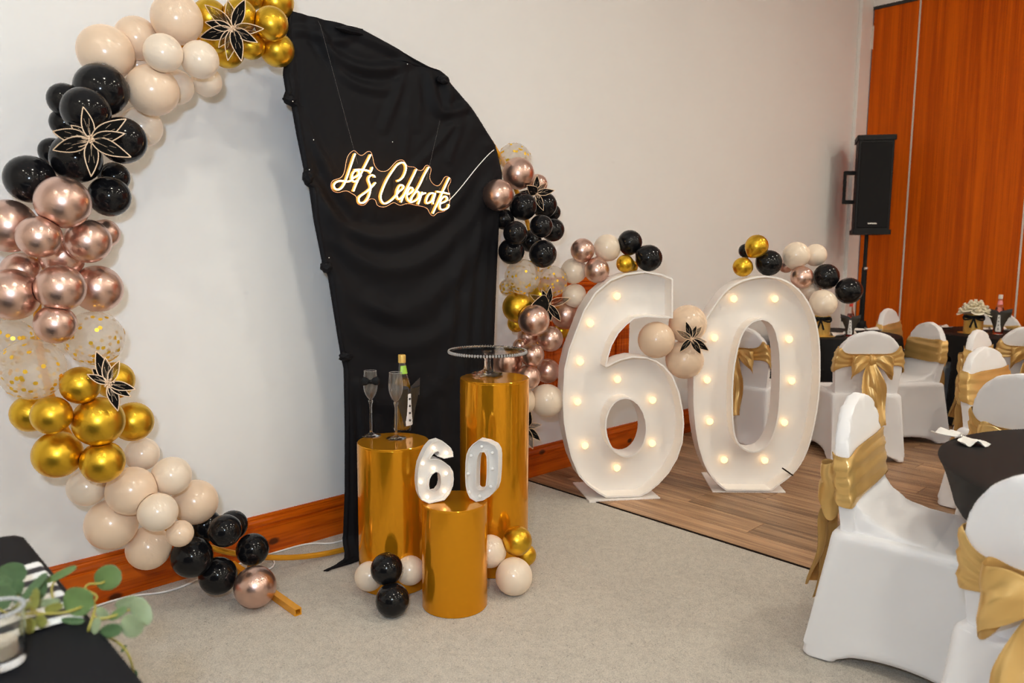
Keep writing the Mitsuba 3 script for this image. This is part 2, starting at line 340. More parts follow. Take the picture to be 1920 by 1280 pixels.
TABLE = '''G1 gold 1.487 2.925 2.394 0.068 1|gold balloon at the top right of the arch, cut off by the picture edge
G2 gold 1.380 2.755 2.253 0.060 3|gold chrome balloon at the front of the arch top, right beside the black flower
G3 gold 1.444 2.840 2.185 0.063 2|gold chrome balloon touching the black curtain, lowest right of the arch top
G4 gold 1.281 2.806 2.270 0.059 2|gold chrome balloon hidden behind the top flower's right petals
G5 gold 1.195 2.870 2.261 0.062 1|gold chrome balloon beside the big cream balloon, behind the top flower's left petals
G6 gold 1.314 3.000 2.184 0.061 1|gold chrome balloon under the top flower, lowest left of the gold top cluster
G7 gold 1.335 2.840 2.183 0.052 2|gold chrome balloon at lower right of the top flower, between two gold ones
G8 gold 1.382 2.925 2.389 0.047 1|gold chrome balloon above the top flower, mostly cut off by the photo's top edge
G9 gold 1.241 2.938 2.207 0.051 1|gold chrome balloon half hidden behind the lower left petals of the top flower
C1 cream 1.063 2.840 2.221 0.084 2|large cream balloon next to the gold cluster, topmost of the cream ones on the arch
C2 cream 0.956 2.941 2.154 0.071 1|cream balloon on the arch's outer edge, between the two largest cream ones
C3 cream 0.842 2.909 2.078 0.087 1|largest cream balloon on the outer edge of the arch, above the black cluster
C4 pale 0.980 2.755 2.073 0.061 3|small pale balloon at front in the middle of the upper cream cluster
C5 pale 1.105 2.755 2.073 0.062 3|small pale cream balloon just left below the gold top cluster
C6 cream 0.968 2.840 1.960 0.084 2|large cream balloon right beside the topmost black balloon on the arch's inner edge
C7 pale 1.196 2.925 2.038 0.053 1|pale balloon on the arch's inner edge, below the one beside the gold top
C8 pale 1.080 2.925 2.001 0.061 1|pale balloon on the inner edge behind the large cream one
C9 pale 0.981 3.010 1.854 0.070 0|pale balloon half hidden behind black balloons, lowest of the upper cream cluster
C10 pale 0.977 3.010 2.075 0.045 0|cream balloon glimpsed in the gap at the middle of the upper cream cluster
B1 black 0.802 2.840 1.937 0.082 2|large black balloon at the top of the left black cluster, touching cream balloons
B2 black 0.729 2.755 1.848 0.071 3|black balloon in front, directly above the large left flower
B3 black 0.705 2.900 1.898 0.052 1|black balloon on the outer edge, upper left of the left black cluster
B4 black 0.712 2.950 1.830 0.045 1|small black balloon on the outer edge, left of the large flower's upper petal
B5 black 0.861 2.840 1.776 0.075 2|black balloon right of the large left flower, on the arch's inner edge
B6 black 0.735 2.925 1.711 0.079 1|black balloon under the lower petals of the large left flower
B7 black 0.594 2.925 1.631 0.074 1|black balloon farthest left in the left black cluster
B8 black 0.834 2.925 1.588 0.067 1|black balloon lowest right of the left black cluster, beside the top rose gold one
B9 black 0.878 3.010 1.664 0.051 0|black balloon wedged between the flower's lowest petals and the inner edge
B11 black 0.683 3.000 1.736 0.044 0|black balloon peeking out on the outer edge, above the farthest left black one
R1 rose 0.647 2.755 1.551 0.079 3|large rose gold balloon topmost of the left rose gold cluster, in front of black ones
R2 rose 0.525 2.925 1.476 0.082 1|large rose gold balloon cut by the photo's left edge beside the topmost rose gold one
R3 rose 0.574 2.755 1.439 0.063 3|rose gold balloon at front, left of the pair under the topmost rose gold one
R4 rose 0.733 2.834 1.429 0.070 2|rose gold balloon at front, right of the pair under the topmost rose gold one
R5 rose 0.836 3.010 1.459 0.049 0|rose gold balloon peeking out behind the right of the pair, on the arch's inner edge
R6 rose 0.676 2.931 1.378 0.069 1|rose gold balloon sunk in the middle between the front pair and the lower front one
R7 rose 0.567 3.010 1.326 0.060 0|dark rose gold balloon at the back left, above the lower left large one
R8 rose 0.505 2.840 1.256 0.079 2|large rose gold balloon at the photo's left edge, above the confetti balloons
R9 rose 0.624 2.755 1.276 0.072 3|rose gold balloon at front centre, above the lowest rose gold one
R10 rose 0.779 2.925 1.263 0.079 1|rose gold balloon on the inner edge, right above the right confetti balloon
R11 rose 0.603 2.755 1.160 0.060 3|small rose gold balloon lowest of the left cluster, in front of the confetti balloons
F1 confetti 0.547 2.840 1.009 0.096 2|large clear confetti balloon at the front of the left garland, left edge of the photo
F2 confetti 0.760 2.925 1.088 0.092 1|clear confetti balloon on the inner edge, behind the lowest rose gold balloon
F3 confetti 0.522 3.010 1.084 0.076 0|clear confetti balloon at the back left, under the large rose gold one
g1 gold 0.664 2.755 0.953 0.059 3|gold balloon at front, left of the flower on the lower gold cluster
g2 gold 0.818 2.925 0.930 0.064 1|gold balloon directly behind the flower on the lower gold cluster
g3 gold 0.550 2.930 0.846 0.060 1|gold balloon on the outer edge, under the large confetti balloon
g4 gold 0.575 2.755 0.865 0.059 3|small gold balloon at front left of the lower gold cluster
g5 gold 0.712 2.755 0.823 0.079 3|large gold balloon in the centre of the lower gold cluster, below the flower
g6 gold 0.871 2.925 0.769 0.069 1|gold balloon on the inner edge, lower right of the flower
g7 gold 0.603 2.840 0.711 0.075 2|large gold balloon lowest left of the lower gold cluster
g8 gold 0.717 2.755 0.681 0.068 3|gold balloon lowest of its cluster, in front of cream balloons
c1 pale 0.923 3.010 0.619 0.060 0|pale balloon behind the inner edge, just under the gold balloons
c2 pale 0.712 2.950 0.547 0.064 0|pale balloon on the outer edge, just under the large lowest left gold one
c3 cream 0.830 2.847 0.532 0.083 2|large cream balloon at front, just below the lowest gold balloon
c4 pale 0.969 2.840 0.561 0.068 2|pale cream balloon on the inner edge at the top of the lower cream cluster
c5 cream 1.082 2.925 0.412 0.084 1|cream balloon on the inner edge touching the lower black balloons
c6 pale 0.885 2.749 0.464 0.065 3|pale cream balloon in the centre of the lower cream cluster
c7 cream 0.778 2.925 0.398 0.087 1|large cream balloon on the outer edge, casting a shadow above the skirting board
c8 cream 0.902 2.925 0.273 0.078 1|cream balloon lowest of the cluster, in front of the skirting board
c9 cream 0.960 2.755 0.363 0.046 3|smallest cream balloon, beside the lower black balloons
b1 black 1.031 2.840 0.226 0.074 2|black balloon at the lower end of the arch, under the smallest cream balloon
b2 black 1.127 2.755 0.330 0.059 3|black balloon at front, upper one of the lower black cluster
b3 black 1.230 2.925 0.280 0.057 1|black balloon behind the upper front one, in front of the skirting board
b4 black 1.272 2.840 0.189 0.062 2|black balloon rightmost of the lower black cluster, above the gold hoop tube
b5 black 1.127 2.840 0.121 0.070 2|black balloon lowest of the lower black cluster, next to the rose gold floor balloon
b6 black 1.148 3.010 0.275 0.065 0|black balloon almost hidden behind the cream one at the arch's lower end
rB rose 1.218 2.708 0.091 0.077 3|rose gold balloon resting on the gold hoop foot on the floor
rf1 confetti 2.906 3.007 1.903 0.089 0|clear confetti balloon at the very top of the garland right of the curtain
rr1 rose 2.835 2.903 1.819 0.081 1|rose gold balloon just below the topmost confetti balloon by the curtain
rr2 rose 2.639 2.850 1.691 0.077 2|rose gold balloon hanging in front of the black curtain's right edge
rr3 rose 3.071 2.990 1.784 0.054 0|rose gold balloon half hidden behind the uppermost flower by the curtain
rb1 black 2.820 2.850 1.643 0.070 2|black balloon below the two upper rose gold ones, left of the flower
rb2 black 3.056 2.920 1.665 0.068 1|black balloon under the lower petals of the uppermost right flower
rb3 black 3.197 2.990 1.632 0.046 0|small black balloon on the right edge, behind the one below the flower
rb4 black 2.887 2.780 1.540 0.059 3|black balloon at front in the middle of the right black cluster
rb5 black 3.129 2.920 1.529 0.063 1|black balloon rightmost of the right black cluster
rb6 black 2.695 2.780 1.499 0.059 3|black balloon at front left in the right black cluster
rb7 black 2.747 2.920 1.575 0.053 1|black balloon at the back left against the curtain
rb8 black 2.736 2.850 1.407 0.066 2|black balloon lowest left of the right black cluster, on the curtain
rb9 black 2.902 2.780 1.394 0.071 3|black balloon lowest right of the right black cluster, above the confetti balloons
rb10 black 3.020 2.990 1.465 0.060 0|black balloon deep in the middle of the right black cluster
rf2 confetti 2.820 2.850 1.271 0.091 2|clear confetti balloon at the front below the right black cluster
rf3 confetti 3.106 2.902 1.241 0.084 1|clear confetti balloon to the right, next to the small pale balloons by the 6
rf4 confetti 2.844 2.990 1.211 0.044 0|clear confetti balloon mostly hidden at the left behind the front one
rg1 gold 2.810 2.878 1.107 0.078 2|large gold balloon left of the lower right flower
rg2 gold 3.126 3.008 1.160 0.068 0|gold balloon glimpsed above the lower right flower, under the confetti balloons
rg3 gold 0.550 2.930 0.846 0.060 1|gold balloon behind the lower right flower's right petals
rg4 gold 2.911 2.990 1.006 0.048 0|gold balloon peeking out below the large gold one
rr4 rose 2.810 2.752 1.046 0.080 3|large rose gold balloon at front, left below the lower right flower
rr5 rose 3.238 2.911 1.042 0.081 1|rose gold balloon right of the lower right flower, touching the giant 6
rg5 gold 3.290 2.990 0.938 0.045 0|small gold balloon peeking out under the rose gold one beside the giant 6
rr6 rose 3.043 2.850 0.921 0.069 2|rose gold balloon below the flower, close to the giant 6's left side
rr7 rose 3.010 2.994 0.923 0.058 0|rose gold balloon in shade under the large front rose gold one
rr8 rose 2.900 2.850 0.843 0.064 2|rose gold balloon right above the glass cake stand's right rim
rr9 rose 2.843 2.990 0.792 0.080 0|rose gold balloon behind the glass cake stand
rr10 rose 3.099 2.920 0.725 0.068 1|rose gold balloon above the large pale one beside the giant 6
rr11 rose 2.872 2.850 0.722 0.064 2|rose gold balloon just right of the top of the tall gold plinth
rr12 rose 2.938 2.986 0.878 0.039 0|small rose gold balloon at the back, by the bare gold hoop tube
rc1 pale 3.023 2.850 0.571 0.090 2|large pale balloon lowest of the right garland, beside the giant 6
rc2 pale 2.889 2.920 0.575 0.077 1|pale balloon half hidden behind the tall gold plinth
d1 rose 3.209 2.768 1.416 0.064 2|rose gold balloon upper left of the string on the giant 6
d2 pale 3.340 2.699 1.432 0.072 1|pale balloon between the upper rose gold and the black one above the giant 6
d3 black 3.433 2.609 1.463 0.066 2|black balloon topmost above the giant 6
d4 black 3.467 2.499 1.374 0.071 3|black balloon rightmost above the giant 6
d5 gold 3.354 2.579 1.343 0.047 2|small gold balloon right on top of the giant 6
d5b gold 3.477 2.627 1.324 0.036 0|small gold balloon peeking out behind the other gold one on the 6
d6 pale 3.222 2.844 1.298 0.070 1|pale balloon next to the right garland's confetti balloon
d7 rose 3.255 2.699 1.303 0.067 3|rose gold balloon standing on the curve of the giant 6
d8 pale 3.242 2.855 1.153 0.066 0|pale balloon left of the giant 6's upper curve
m1 cream 3.512 2.468 0.913 0.099 3|cream balloon seen in the opening of the giant 6
m2 cream 3.701 2.383 1.002 0.103 1|cream balloon upper one behind the flower between the giant digits
m3 cream 3.692 2.390 0.788 0.104 2|cream balloon lower one under the flower between the giant digits
z1 gold 3.994 2.134 1.447 0.062 3|gold balloon topmost above the giant 0
z2 gold 3.949 2.190 1.328 0.055 3|teardrop gold balloon lying on the upper left of the giant 0
z3 black 4.086 2.253 1.420 0.040 0|black balloon peeking out behind the two gold ones on the 0
z4 black 4.094 2.106 1.350 0.071 2|black balloon standing on top of the giant 0, right of the gold ones
z5 pale 4.206 1.998 1.397 0.073 2|pale balloon in front of the other, top of the string above the 0
z6 pale 4.345 1.947 1.398 0.062 0|pale balloon behind, upper right of the string above the 0
z7 rose 4.197 1.952 1.269 0.061 3|rose gold balloon at the upper right shoulder of the giant 0
z8 rose 4.281 2.093 1.339 0.046 0|rose gold balloon half hidden between black and pale ones above the 0
z9 black 4.336 1.873 1.275 0.070 2|black balloon left of the last two black ones beside the giant 0
z10 black 4.384 1.757 1.194 0.072 3|black balloon rightmost of the string, in front of the speaker stand
z11 pale 4.261 1.848 1.121 0.073 3|pale balloon lowest of the string, at the right of the giant 0
z12 pale 4.370 1.979 1.183 0.061 0|pale balloon behind the lowest ones at the 0's right shoulder
p1 pale 1.606 2.500 0.084 0.057 1|pale balloon on the floor at the left foot of the left plinth
p2 black 1.595 2.357 0.165 0.060 3|black balloon upper one of the two before the left plinth
p3 pale 1.729 2.386 0.109 0.057 1|pale balloon right of the upper black one before the left plinth
p4 black 1.579 2.297 0.062 0.062 3|black balloon resting on the floor before the left plinth
q1 pale 2.014 2.218 0.161 0.065 0|pale balloon wedged between the short and tall plinths
q2 gold 2.108 2.149 0.202 0.059 2|gold balloon upper one at the foot of the tall plinth
q3 gold 2.236 2.228 0.078 0.046 1|gold balloon lower one behind, at the foot of the tall plinth
q4 pale 2.052 2.110 0.073 0.073 3|large pale balloon on the floor in front of the tall plinth'''
MATS = {'black': ('black_balloon', 'm_latex_black'), 'cream': ('cream_balloon', 'm_latex_cream'), 'pale': ('pale_balloon', 'm_latex_pale'),
        'gold': ('gold_balloon', 'm_gold'), 'rose': ('rose_gold_balloon', 'm_rose'), 'confetti': ('confetti_balloon', 'm_clear')}
def grp(k):
    if k[0] in 'd': return 'balloons on top of the giant 6'
    if k[0] in 'z': return 'balloons on top of the giant 0'
    if k[0] in 'm': return 'cream balloons between the giant digits'
    if k[0] in 'pq': return 'balloons at the foot of the gold plinths'
    if k[:2] in ('rf', 'rr', 'rb', 'rg', 'rc'): return 'balloons of the garland right of the curtain'
    return 'balloons of the tall arch on the left'
balls = []
for l in TABLE.strip().split('\n'):
    a, lab = l.split('|'); k, c, X, Y, Z, r, rk = a.split()
    balls.append(dict(k=k, c=c, p=np.array([float(X), float(Y), float(Z)]), r=float(r)*1.06, rank=int(rk), lab=lab))
NECK = {'z2': (.8, .2, .55), 'z10': (-.9, .2, .3), 'z9': (.6, .2, -.7), 'd7': (.3, .2, .9), 'd1': (.5, .3, -.8), 'd4': (-.7, .3, .4), 'd3': (.2, .3, -.8), 'z1': (-.5, .3, -.8), 'z4': (-.7, .3, .3), 'd5': (.6, .3, .3)}
ico = np.array(trimesh.creation.icosphere(subdivisions=4).vertices); icf = np.array(trimesh.creation.icosphere(subdivisions=4).faces)
BP = np.array([b['p'] for b in balls]); BR = np.array([b['r'] for b in balls])
CORES = {'6': np.array([3.36, 2.66, 1.38]), '0': np.array([4.2, 2.02, 1.33]), 'm': np.array([3.64, 2.46, .9]), 'p': np.array([1.66, 2.42, .12]), 'q': np.array([2.1, 2.2, .13])}
def neck_dir(b):
    if b['k'] in NECK: n = np.array(NECK[b['k']], float)
    elif b['k'][0] == 'd': n = CORES['6']-b['p']
    elif b['k'][0] == 'z': n = CORES['0']-b['p']
    elif b['k'][0] in 'mpq': n = CORES[b['k'][0]]-b['p']
    else:
        v = b['p']-RC; v[1] = 0; n = RC + v/np.linalg.norm(v)*[RR, 0, RV] - b['p']; n = n/np.linalg.norm(n)*.7 + np.array([0, .75, 0])
    return n/max(np.linalg.norm(n), 1e-6)
for i, b in enumerate(balls):
    n = neck_dir(b); c = ico @ n; r = b['r']
    pull = .30 if b['k'] == 'z2' else .05
    rad = 1 + .015*c
    V = ico*rad[:, None] + n*(pull*np.maximum(c, 0)**2.2 + (.10+pull if b['k'] in NECK else .03)*np.maximum(c, 0)**14)[:, None]
    if b['k'] == 'z2': V -= (V - np.outer(V @ n, n))*(.35*np.maximum(c, 0)**1.5)[:, None]
    V = V*r*.985 + b['p']
    dist = np.linalg.norm(BP-b['p'], axis=1)
    for j in np.where((dist < (BR+r)*1.12) & (dist > 1e-6))[0]:
        o = balls[j]
        if o['rank'] > b['rank'] or (o['rank'] == b['rank'] and False):
            d = V-o['p']; L = np.linalg.norm(d, axis=1); R2 = o['r']*1.005+.0012
            m_ = L < R2
            V[m_] = o['p'] + d[m_]/np.maximum(L[m_], 1e-6)[:, None]*R2
        elif o['rank'] == b['rank']:
            u = (o['p']-b['p'])/dist[j]; hgt = (dist[j]**2 + r**2 - o['r']**2)/(2*dist[j]) - .0008
            s = (V-b['p']) @ u; m_ = s > hgt
            V[m_] -= np.outer(s[m_]-hgt, u)
    V[:, 1] = np.minimum(V[:, 1], YW-.002); V[:, 2] = np.maximum(V[:, 2], .001)
    b['mesh'] = trimesh.Trimesh(V, icf, process=False)
    nm, mt = MATS[b['c']]
    k = thing(nm, b['lab'], 'balloon', grp(b['k']))
    if b['c'] != 'confetti':
        scene[k] = mikit.ply(b['mesh'], mt, True)
    else:
        part(k, 'skin', b['mesh'], mt, True)
        ms = []
        g = np.random.default_rng(i)
        for q in range(95):
            u = g.normal(size=3); u[2] -= .45; u /= np.linalg.norm(u)
            vi = int(np.argmax(ico @ u)); base = b['p'] + (V[vi]-b['p'])*1.004 + [0, 0, 0]
            nn = u + .10*g.normal(size=3); nn /= np.linalg.norm(nn)
            a_ = np.cross(nn, [.3, .5, .8]); a_ /= np.linalg.norm(a_); b_ = np.cross(nn, a_)
            t8 = np.arange(10)*np.pi/5; rr = .0072
            base = base + u*.0006; P = np.vstack([base, base + rr*(np.cos(t8)[:, None]*a_ + np.sin(t8)[:, None]*b_)])
            ms.append(trimesh.Trimesh(P, [[0, 1+e, 1+(e+1) % 10] for e in range(10)], process=False))
        part(k, 'confetti', cat_(ms), 'm_confetti', label='round gold foil confetti', kind='stuff')

# ------------------------------------------------------------------ glitter poinsettias
def hit_depth(px, py, keys=None):
    d = ray(px, py); best = 99
    for b in balls:
        if keys and b['k'][0] not in keys: continue
        o = EYE-b['p']; A_, B_, C_ = d @ d, o @ d, o @ o - b['r']**2; D_ = B_*B_-A_*C_
        if D_ > 0: best = min(best, (-B_-math.sqrt(D_))/A_)
    return best
def poinsettia(c, tips, label, sheer=()):
    k = thing('poinsettia', label, 'flower', 'black and gold glitter poinsettias on the balloons')
    hits = [h for h in [hit_depth(*c)] + [hit_depth(.45*c[0]+.55*t[0], .45*c[1]+.55*t[1]) for t in tips] if h < 50]
    dep = min(hits)-.014 if hits else depth_of(at_y(*c, 2.93))
    C = at_d(*c, dep); tow = EYE-C; tow /= np.linalg.norm(tow)
    for i, t in enumerate(tips):
        th_ = hit_depth(*t); dt = min(dep+.012, th_-.008) if th_ < 50 else dep+.02
        P = at_d(*t, dt); ax = P-C; L = np.linalg.norm(ax); ax /= L
        sd = np.cross(tow, ax); sd /= np.linalg.norm(sd); nn = np.cross(ax, sd); nn *= np.sign(nn @ tow)
        s = np.linspace(0, 1, 12); w = L*(.19 if len(t) < 3 else t[2])*np.sin(np.pi*s**.85)**.9*(1-.25*s)
        bow = L*.07*np.sin(np.pi*s); curl = (.10*L*((i % 3)-1))*s**2*0.6
        mid = C + np.outer(s*L, ax) + np.outer(bow+.004+.002*(i % 2), nn) + np.outer(curl*(1-s), sd)
        Vg = np.stack([mid - sd*w[:, None] - nn*(w*.15)[:, None], mid + nn*0, mid + sd*w[:, None] - nn*(w*.15)[:, None]], 1)
        pk = part(k, 'petal', grid(Vg), 'm_petal_sheer' if i in sheer else 'm_petal', True)
        edge = np.vstack([Vg[:, 0], Vg[::-1, 2]]) + nn*.001
        vein = [tube(np.vstack([mid[1], mid[int(5+2*(q % 2))] + sd*(w[6]*.45*q)]) + nn*.0012, .0005, 4) for q in (-1, 0, 1)]
        part(pk, 'glitter_edge', cat_([tube(edge, .0019, 6)] + vein), 'm_glitter', True, label='champagne glitter edge and veins')
    ms = []
    g = np.random.default_rng(int(c[0]))
    for q in range(14):
        o = g.normal(size=3)*.006; ms.append(trimesh.creation.icosphere(subdivisions=1, radius=.0032)); ms[-1].apply_translation(C + tow*(.009+.004*g.random()) + o - tow*(o @ tow))
    part(k, 'stamens', cat_(ms), 'm_glitter', True, label='cluster of gold beads', kind='stuff')
poinsettia((437, 54), [(385, 10), (386, 42), (375, 70), (410, 89), (427, 114), (453, 116), (484, 80), (495, 54), (459, 0), (427, 3)], 'black and gold glitter flower on the gold balloons at the top of the arch', (0, 3, 4, 7, 9))
poinsettia((171, 262), [(156, 201), (136, 237), (101, 247), (119, 269), (101, 281), (171, 331), (247, 295), (235, 250), (237, 223)], 'largest black and gold glitter flower on the left black balloons')
poinsettia((204, 719), [(180, 659), (197, 671), (224, 676), (174, 692), (164, 702), (255, 730), (246, 744), (224, 757), (221, 770)], 'black and gold glitter flower on the lower gold balloons at the left', (1, 2))
poinsettia((1005, 362), [(1007, 329), (986, 346), (974, 360), (1039, 357), (1019, 395), (1025, 343), (1012, 381)], 'black and gold glitter flower uppermost right of the curtain, above black balloons', (5,))
poinsettia((1028, 570), [(1032, 537), (1016, 543), (993, 552), (994, 572), (1033, 602), (1051, 602), (1069, 559)], 'black and gold glitter flower on two rose gold balloons beside the giant 6', (2, 6))
poinsettia((985, 800), [(995, 769), (1015, 796), (1013, 826), (999, 841), (970, 775), (962, 800), (966, 830)], 'glitter flower near the skirting board, half hidden by the tall gold plinth', (1, 3))
poinsettia((1296, 635), [(1286, 602), (1316, 612), (1267, 618), (1274, 660), (1314, 664), (1328, 657), (1324, 641), (1306, 610)], 'black and gold glitter flower on the cream balloons between the giant digits', (1, 2, 6))

# ------------------------------------------------------------------ black curtain hung over the hoop
YC = 2.905
LB = [(546, 21), (541, 36), (536, 100), (532, 140), (537, 170), (533, 180), (534, 192), (548, 198), (557, 250), (571, 318), (568, 330), (573, 345), (581, 350), (589, 410), (605, 490), (607, 502), (616, 514), (623, 560), (636, 640), (641, 668), (646, 690), (648, 800), (648, 920), (645, 1000), (640, 1030), (634, 1040), (610, 1052), (578, 1062)]
RB = [(592, 34), (640, 52), (672, 57), (676, 66), (702, 80), (760, 112), (805, 137), (822, 142), (838, 155), (840, 164), (882, 212), (925, 280), (946, 325), (941, 400), (936, 500), (932, 600), (929, 680), (926, 760), (924, 900), (915, 1040), (905, 1062)]
def bxz(B): 
    P = np.array([at_y(*q, YC) for q in B]); return P[:, 0], P[:, 2]
_RB = np.array(RB, float); _RB[:12] += np.array([8, -9]); RB = [tuple(q) for q in _RB]
lx, lz = bxz(LB); rx, rz = bxz(RB)
lz = np.minimum.accumulate(lz - np.arange(len(lz))*1e-4); rz = np.minimum.accumulate(rz - np.arange(len(rz))*1e-4)
rz[-1] = min(rz[-1], .004); lz[-1] = .004; lz = np.maximum(lz, .004 + 1e-4*np.arange(len(lz))[::-1])
ztop = min(lz[0], rz[0])
zr = np.concatenate([np.linspace(ztop, 1.6, 170), np.linspace(1.6, .12, 150)[1:], np.linspace(.12, .006, 26)[1:]])
xl = np.interp(-zr, -lz, lx); xr_ = np.interp(-zr, -rz, rx)
NU = 150
uu = np.linspace(0, 1, NU)
Xg = xl[:, None] + (xr_-xl)[:, None]*uu; Zg = np.repeat(zr[:, None], NU, 1)
FOLDS = [  # polyline in the hanging plane (traced), amplitude m, half width px
 ([(592, 45), (612, 88), (650, 118), (700, 130), (740, 126), (764, 116)], .030, 9),
 ([(600, 60), (620, 110), (655, 150), (690, 165), (725, 168)], .018, 8),
 ([(664, 60), (690, 74), (735, 92), (758, 110)], .020, 8),
 ([(800, 136), (812, 180), (832, 212), (855, 208), (872, 198)], .032, 8),
 ([(838, 160), (842, 190), (838, 208)], .018, 6),
 ([(872, 205), (845, 240), (810, 280), (780, 312)], .016, 7),
 ([(868, 225), (852, 268), (842, 300)], .013, 6),
 ([(764, 120), (748, 165), (735, 200), (720, 240)], .016, 8),
 ([(782, 125), (784, 180), (780, 240)], .012, 7), ([(772, 120), (768, 200), (758, 290)], .010, 7),
 ([(548, 196), (570, 240), (600, 290), (630, 345), (665, 400)], .020, 9),
 ([(553, 200), (566, 262), (590, 320)], .014, 6),
 ([(575, 338), (610, 388), (650, 425), (700, 446), (760, 440), (820, 410), (880, 340), (915, 280)], .030, 13),
 ([(580, 345), (625, 430), (680, 490), (740, 505), (810, 480), (870, 420), (925, 310)], .026, 14),
 ([(610, 500), (650, 545), (710, 580), (780, 575), (850, 520), (905, 430), (935, 350)], .026, 15),
 ([(612, 505), (660, 600), (730, 650), (800, 640), (860, 570)], .020, 15),
 ([(648, 682), (680, 730), (740, 760), (800, 740), (850, 690)], .018, 15),
 ([(700, 560), (730, 590), (770, 600), (810, 585)], .014, 12),
 ([(930, 300), (905, 400), (885, 520), (870, 650), (862, 800)], .022, 9),
 ([(935, 320), (920, 430), (905, 560), (895, 700), (890, 850)], .022, 8),
 ([(940, 350), (930, 480), (920, 600), (913, 720), (910, 900)], .020, 7),
 ([(925, 300), (880, 430), (850, 560), (838, 700)], .016, 10),
 ([(650, 700), (660, 800), (662, 920), (660, 1030)], .020, 6),
 ([(665, 720), (682, 820), (690, 950), (690, 1040)], .018, 7),
 ([(700, 790), (712, 900), (716, 1040)], .018, 8), ([(760, 800), (765, 920), (770, 1050)], .02, 9), ([(820, 760), (824, 900), (826, 1050)], .02, 9),
 ([(545, 60), (585, 62), (625, 75), (660, 66)], .018, 8),
 ([(545, 110), (548, 150), (556, 200)], .012, 6),
]
Pp = to_px(np.stack([Xg, np.full_like(Xg, YC), Zg], -1))
disp = np.zeros_like(Xg)
for pl, amp, wd in FOLDS:
    L = smooth_path(np.array(pl, float), 24); best = np.full(Xg.shape, 1e9)
    tt = np.zeros_like(Xg)
    for i in range(len(L)-1):
        a_, b_ = L[i], L[i+1]; ab = b_-a_; t_ = np.clip(((Pp-a_) @ ab)/(ab @ ab), 0, 1)
        d_ = np.linalg.norm(Pp-(a_+t_[..., None]*ab), axis=-1); m_ = d_ < best
        best = np.where(m_, d_, best); tt = np.where(m_, (i+t_)/(len(L)-1), tt)
    disp += .55*amp*np.exp(-(best/wd)**2)*np.clip(1.15*np.sin(np.pi*np.clip(tt*.9+.05, 0, 1))+.25, 0, 1) - .22*amp*np.exp(-((best-2.0*wd)/wd)**2)
disp += .005*(meshkit.fbm(np.stack([Xg*6, Zg*3, Zg*0], -1), 3)-.5) 
disp += .035*np.clip((1.3-Zg)/1.3, 0, 1)*np.sin(uu*math.pi)[None]
flare = np.clip((.10-Zg)/.10, 0, 1)
disp *= np.clip(uu/.06, 0, 1)*np.clip((1-uu)/.06, 0, 1)
Yg = YC - disp - flare**2*.07*(1-uu[None]) - flare*.02 - .012*(uu[None] < .02) + .02*np.exp(-((uu[None])/.012)**2) + .02*np.exp(-((1-uu[None])/.012)**2)
cur = thing('black_curtain', 'black draped fabric curtain pinned over the right half of the gold hoop', 'curtain')
part(cur, 'drape', grid(np.stack([Xg, Yg, Zg], -1), .004), 'm_black_cloth', True)
for (bx_, by_, a1, a2) in [(543, 186, 9, 9), (577, 330, 8, 14), (612, 500, 9, 10), (648, 668, 10, 9), (656, 58, 20, 6), (830, 150, 10, 8)]:
    c_ = at_y(bx_, by_, YC-.012); s_ = depth_of(c_)/FPX
    m = trimesh.creation.icosphere(subdivisions=3); v = np.array(m.vertices)
    v = v*(1+.35*(meshkit.fbm(v*2.2+bx_, 3)-.5)[:, None]*2)*[a1*s_*1.3, .022, a2*s_]
    part(cur, 'bunch', trimesh.Trimesh(v+c_, m.faces, process=False), 'm_black_cloth', True, label='gathered fold pinned to the hoop')
for q in [(549, 190), (580, 318), (617, 483), (764, 120), (588, 262), (736, 266)]:
    m = trimesh.creation.icosphere(subdivisions=1, radius=.0026); m.apply_translation(at_y(*q, YC-.05)); part(cur, 'pin', m, 'm_plastic_white', label='tiny pearl headed pin')

# ------------------------------------------------------------------ neon sign
YS = 2.815
def sp(x, y, yy=YS): return at_y(560+x/4.8, 240+y/4.8, yy)
sg = thing('neon_sign', "glowing warm white neon sign reading Let's Celebrate on clear acrylic", 'sign')
OUT = [(290, 520), (303, 478), (380, 445), (402, 415), (470, 218), (500, 203), (530, 228), (567, 246), (610, 218), (640, 210), (662, 245), (682, 330), (730, 385), (790, 385), (850, 330), (895, 292), (940, 290), (980, 342), (1040, 352), (1080, 380), (1112, 378), (1150, 335), (1185, 352), (1180, 430), (1208, 500), (1250, 520), (1290, 480), (1330, 435), (1368, 460), (1345, 530), (1358, 600), (1348, 700), (1302, 752), (1240, 768), (1215, 790), (1185, 775), (1160, 730), (1110, 705), (1040, 692), (960, 682), (910, 695), (860, 672), (800, 700), (750, 710), (705, 690), (690, 650), (650, 636), (600, 685), (560, 695), (525, 670), (518, 620), (480, 590), (420, 565), (370, 578), (310, 565)]
oc = smooth_path(OUT, 260, closed=True)[:-1]
ocw = np.array([sp(x, y, YS+.012) for x, y in oc])
pol = Polygon([(p[0], p[2]) for p in ocw]).buffer(0)
part(sg, 'acrylic_panel', frame(extr(pol, .004), (0, YS+.014, 0), (1, 0, 0), (0, 0, 1), (0, -1, 0)), 'm_acrylic')
part(sg, 'panel_edge', tube(np.vstack([ocw, ocw[:1]]), .0016, 6, cap=False), 'm_acrylic_edge', True, label='bright cut edge of the acrylic')
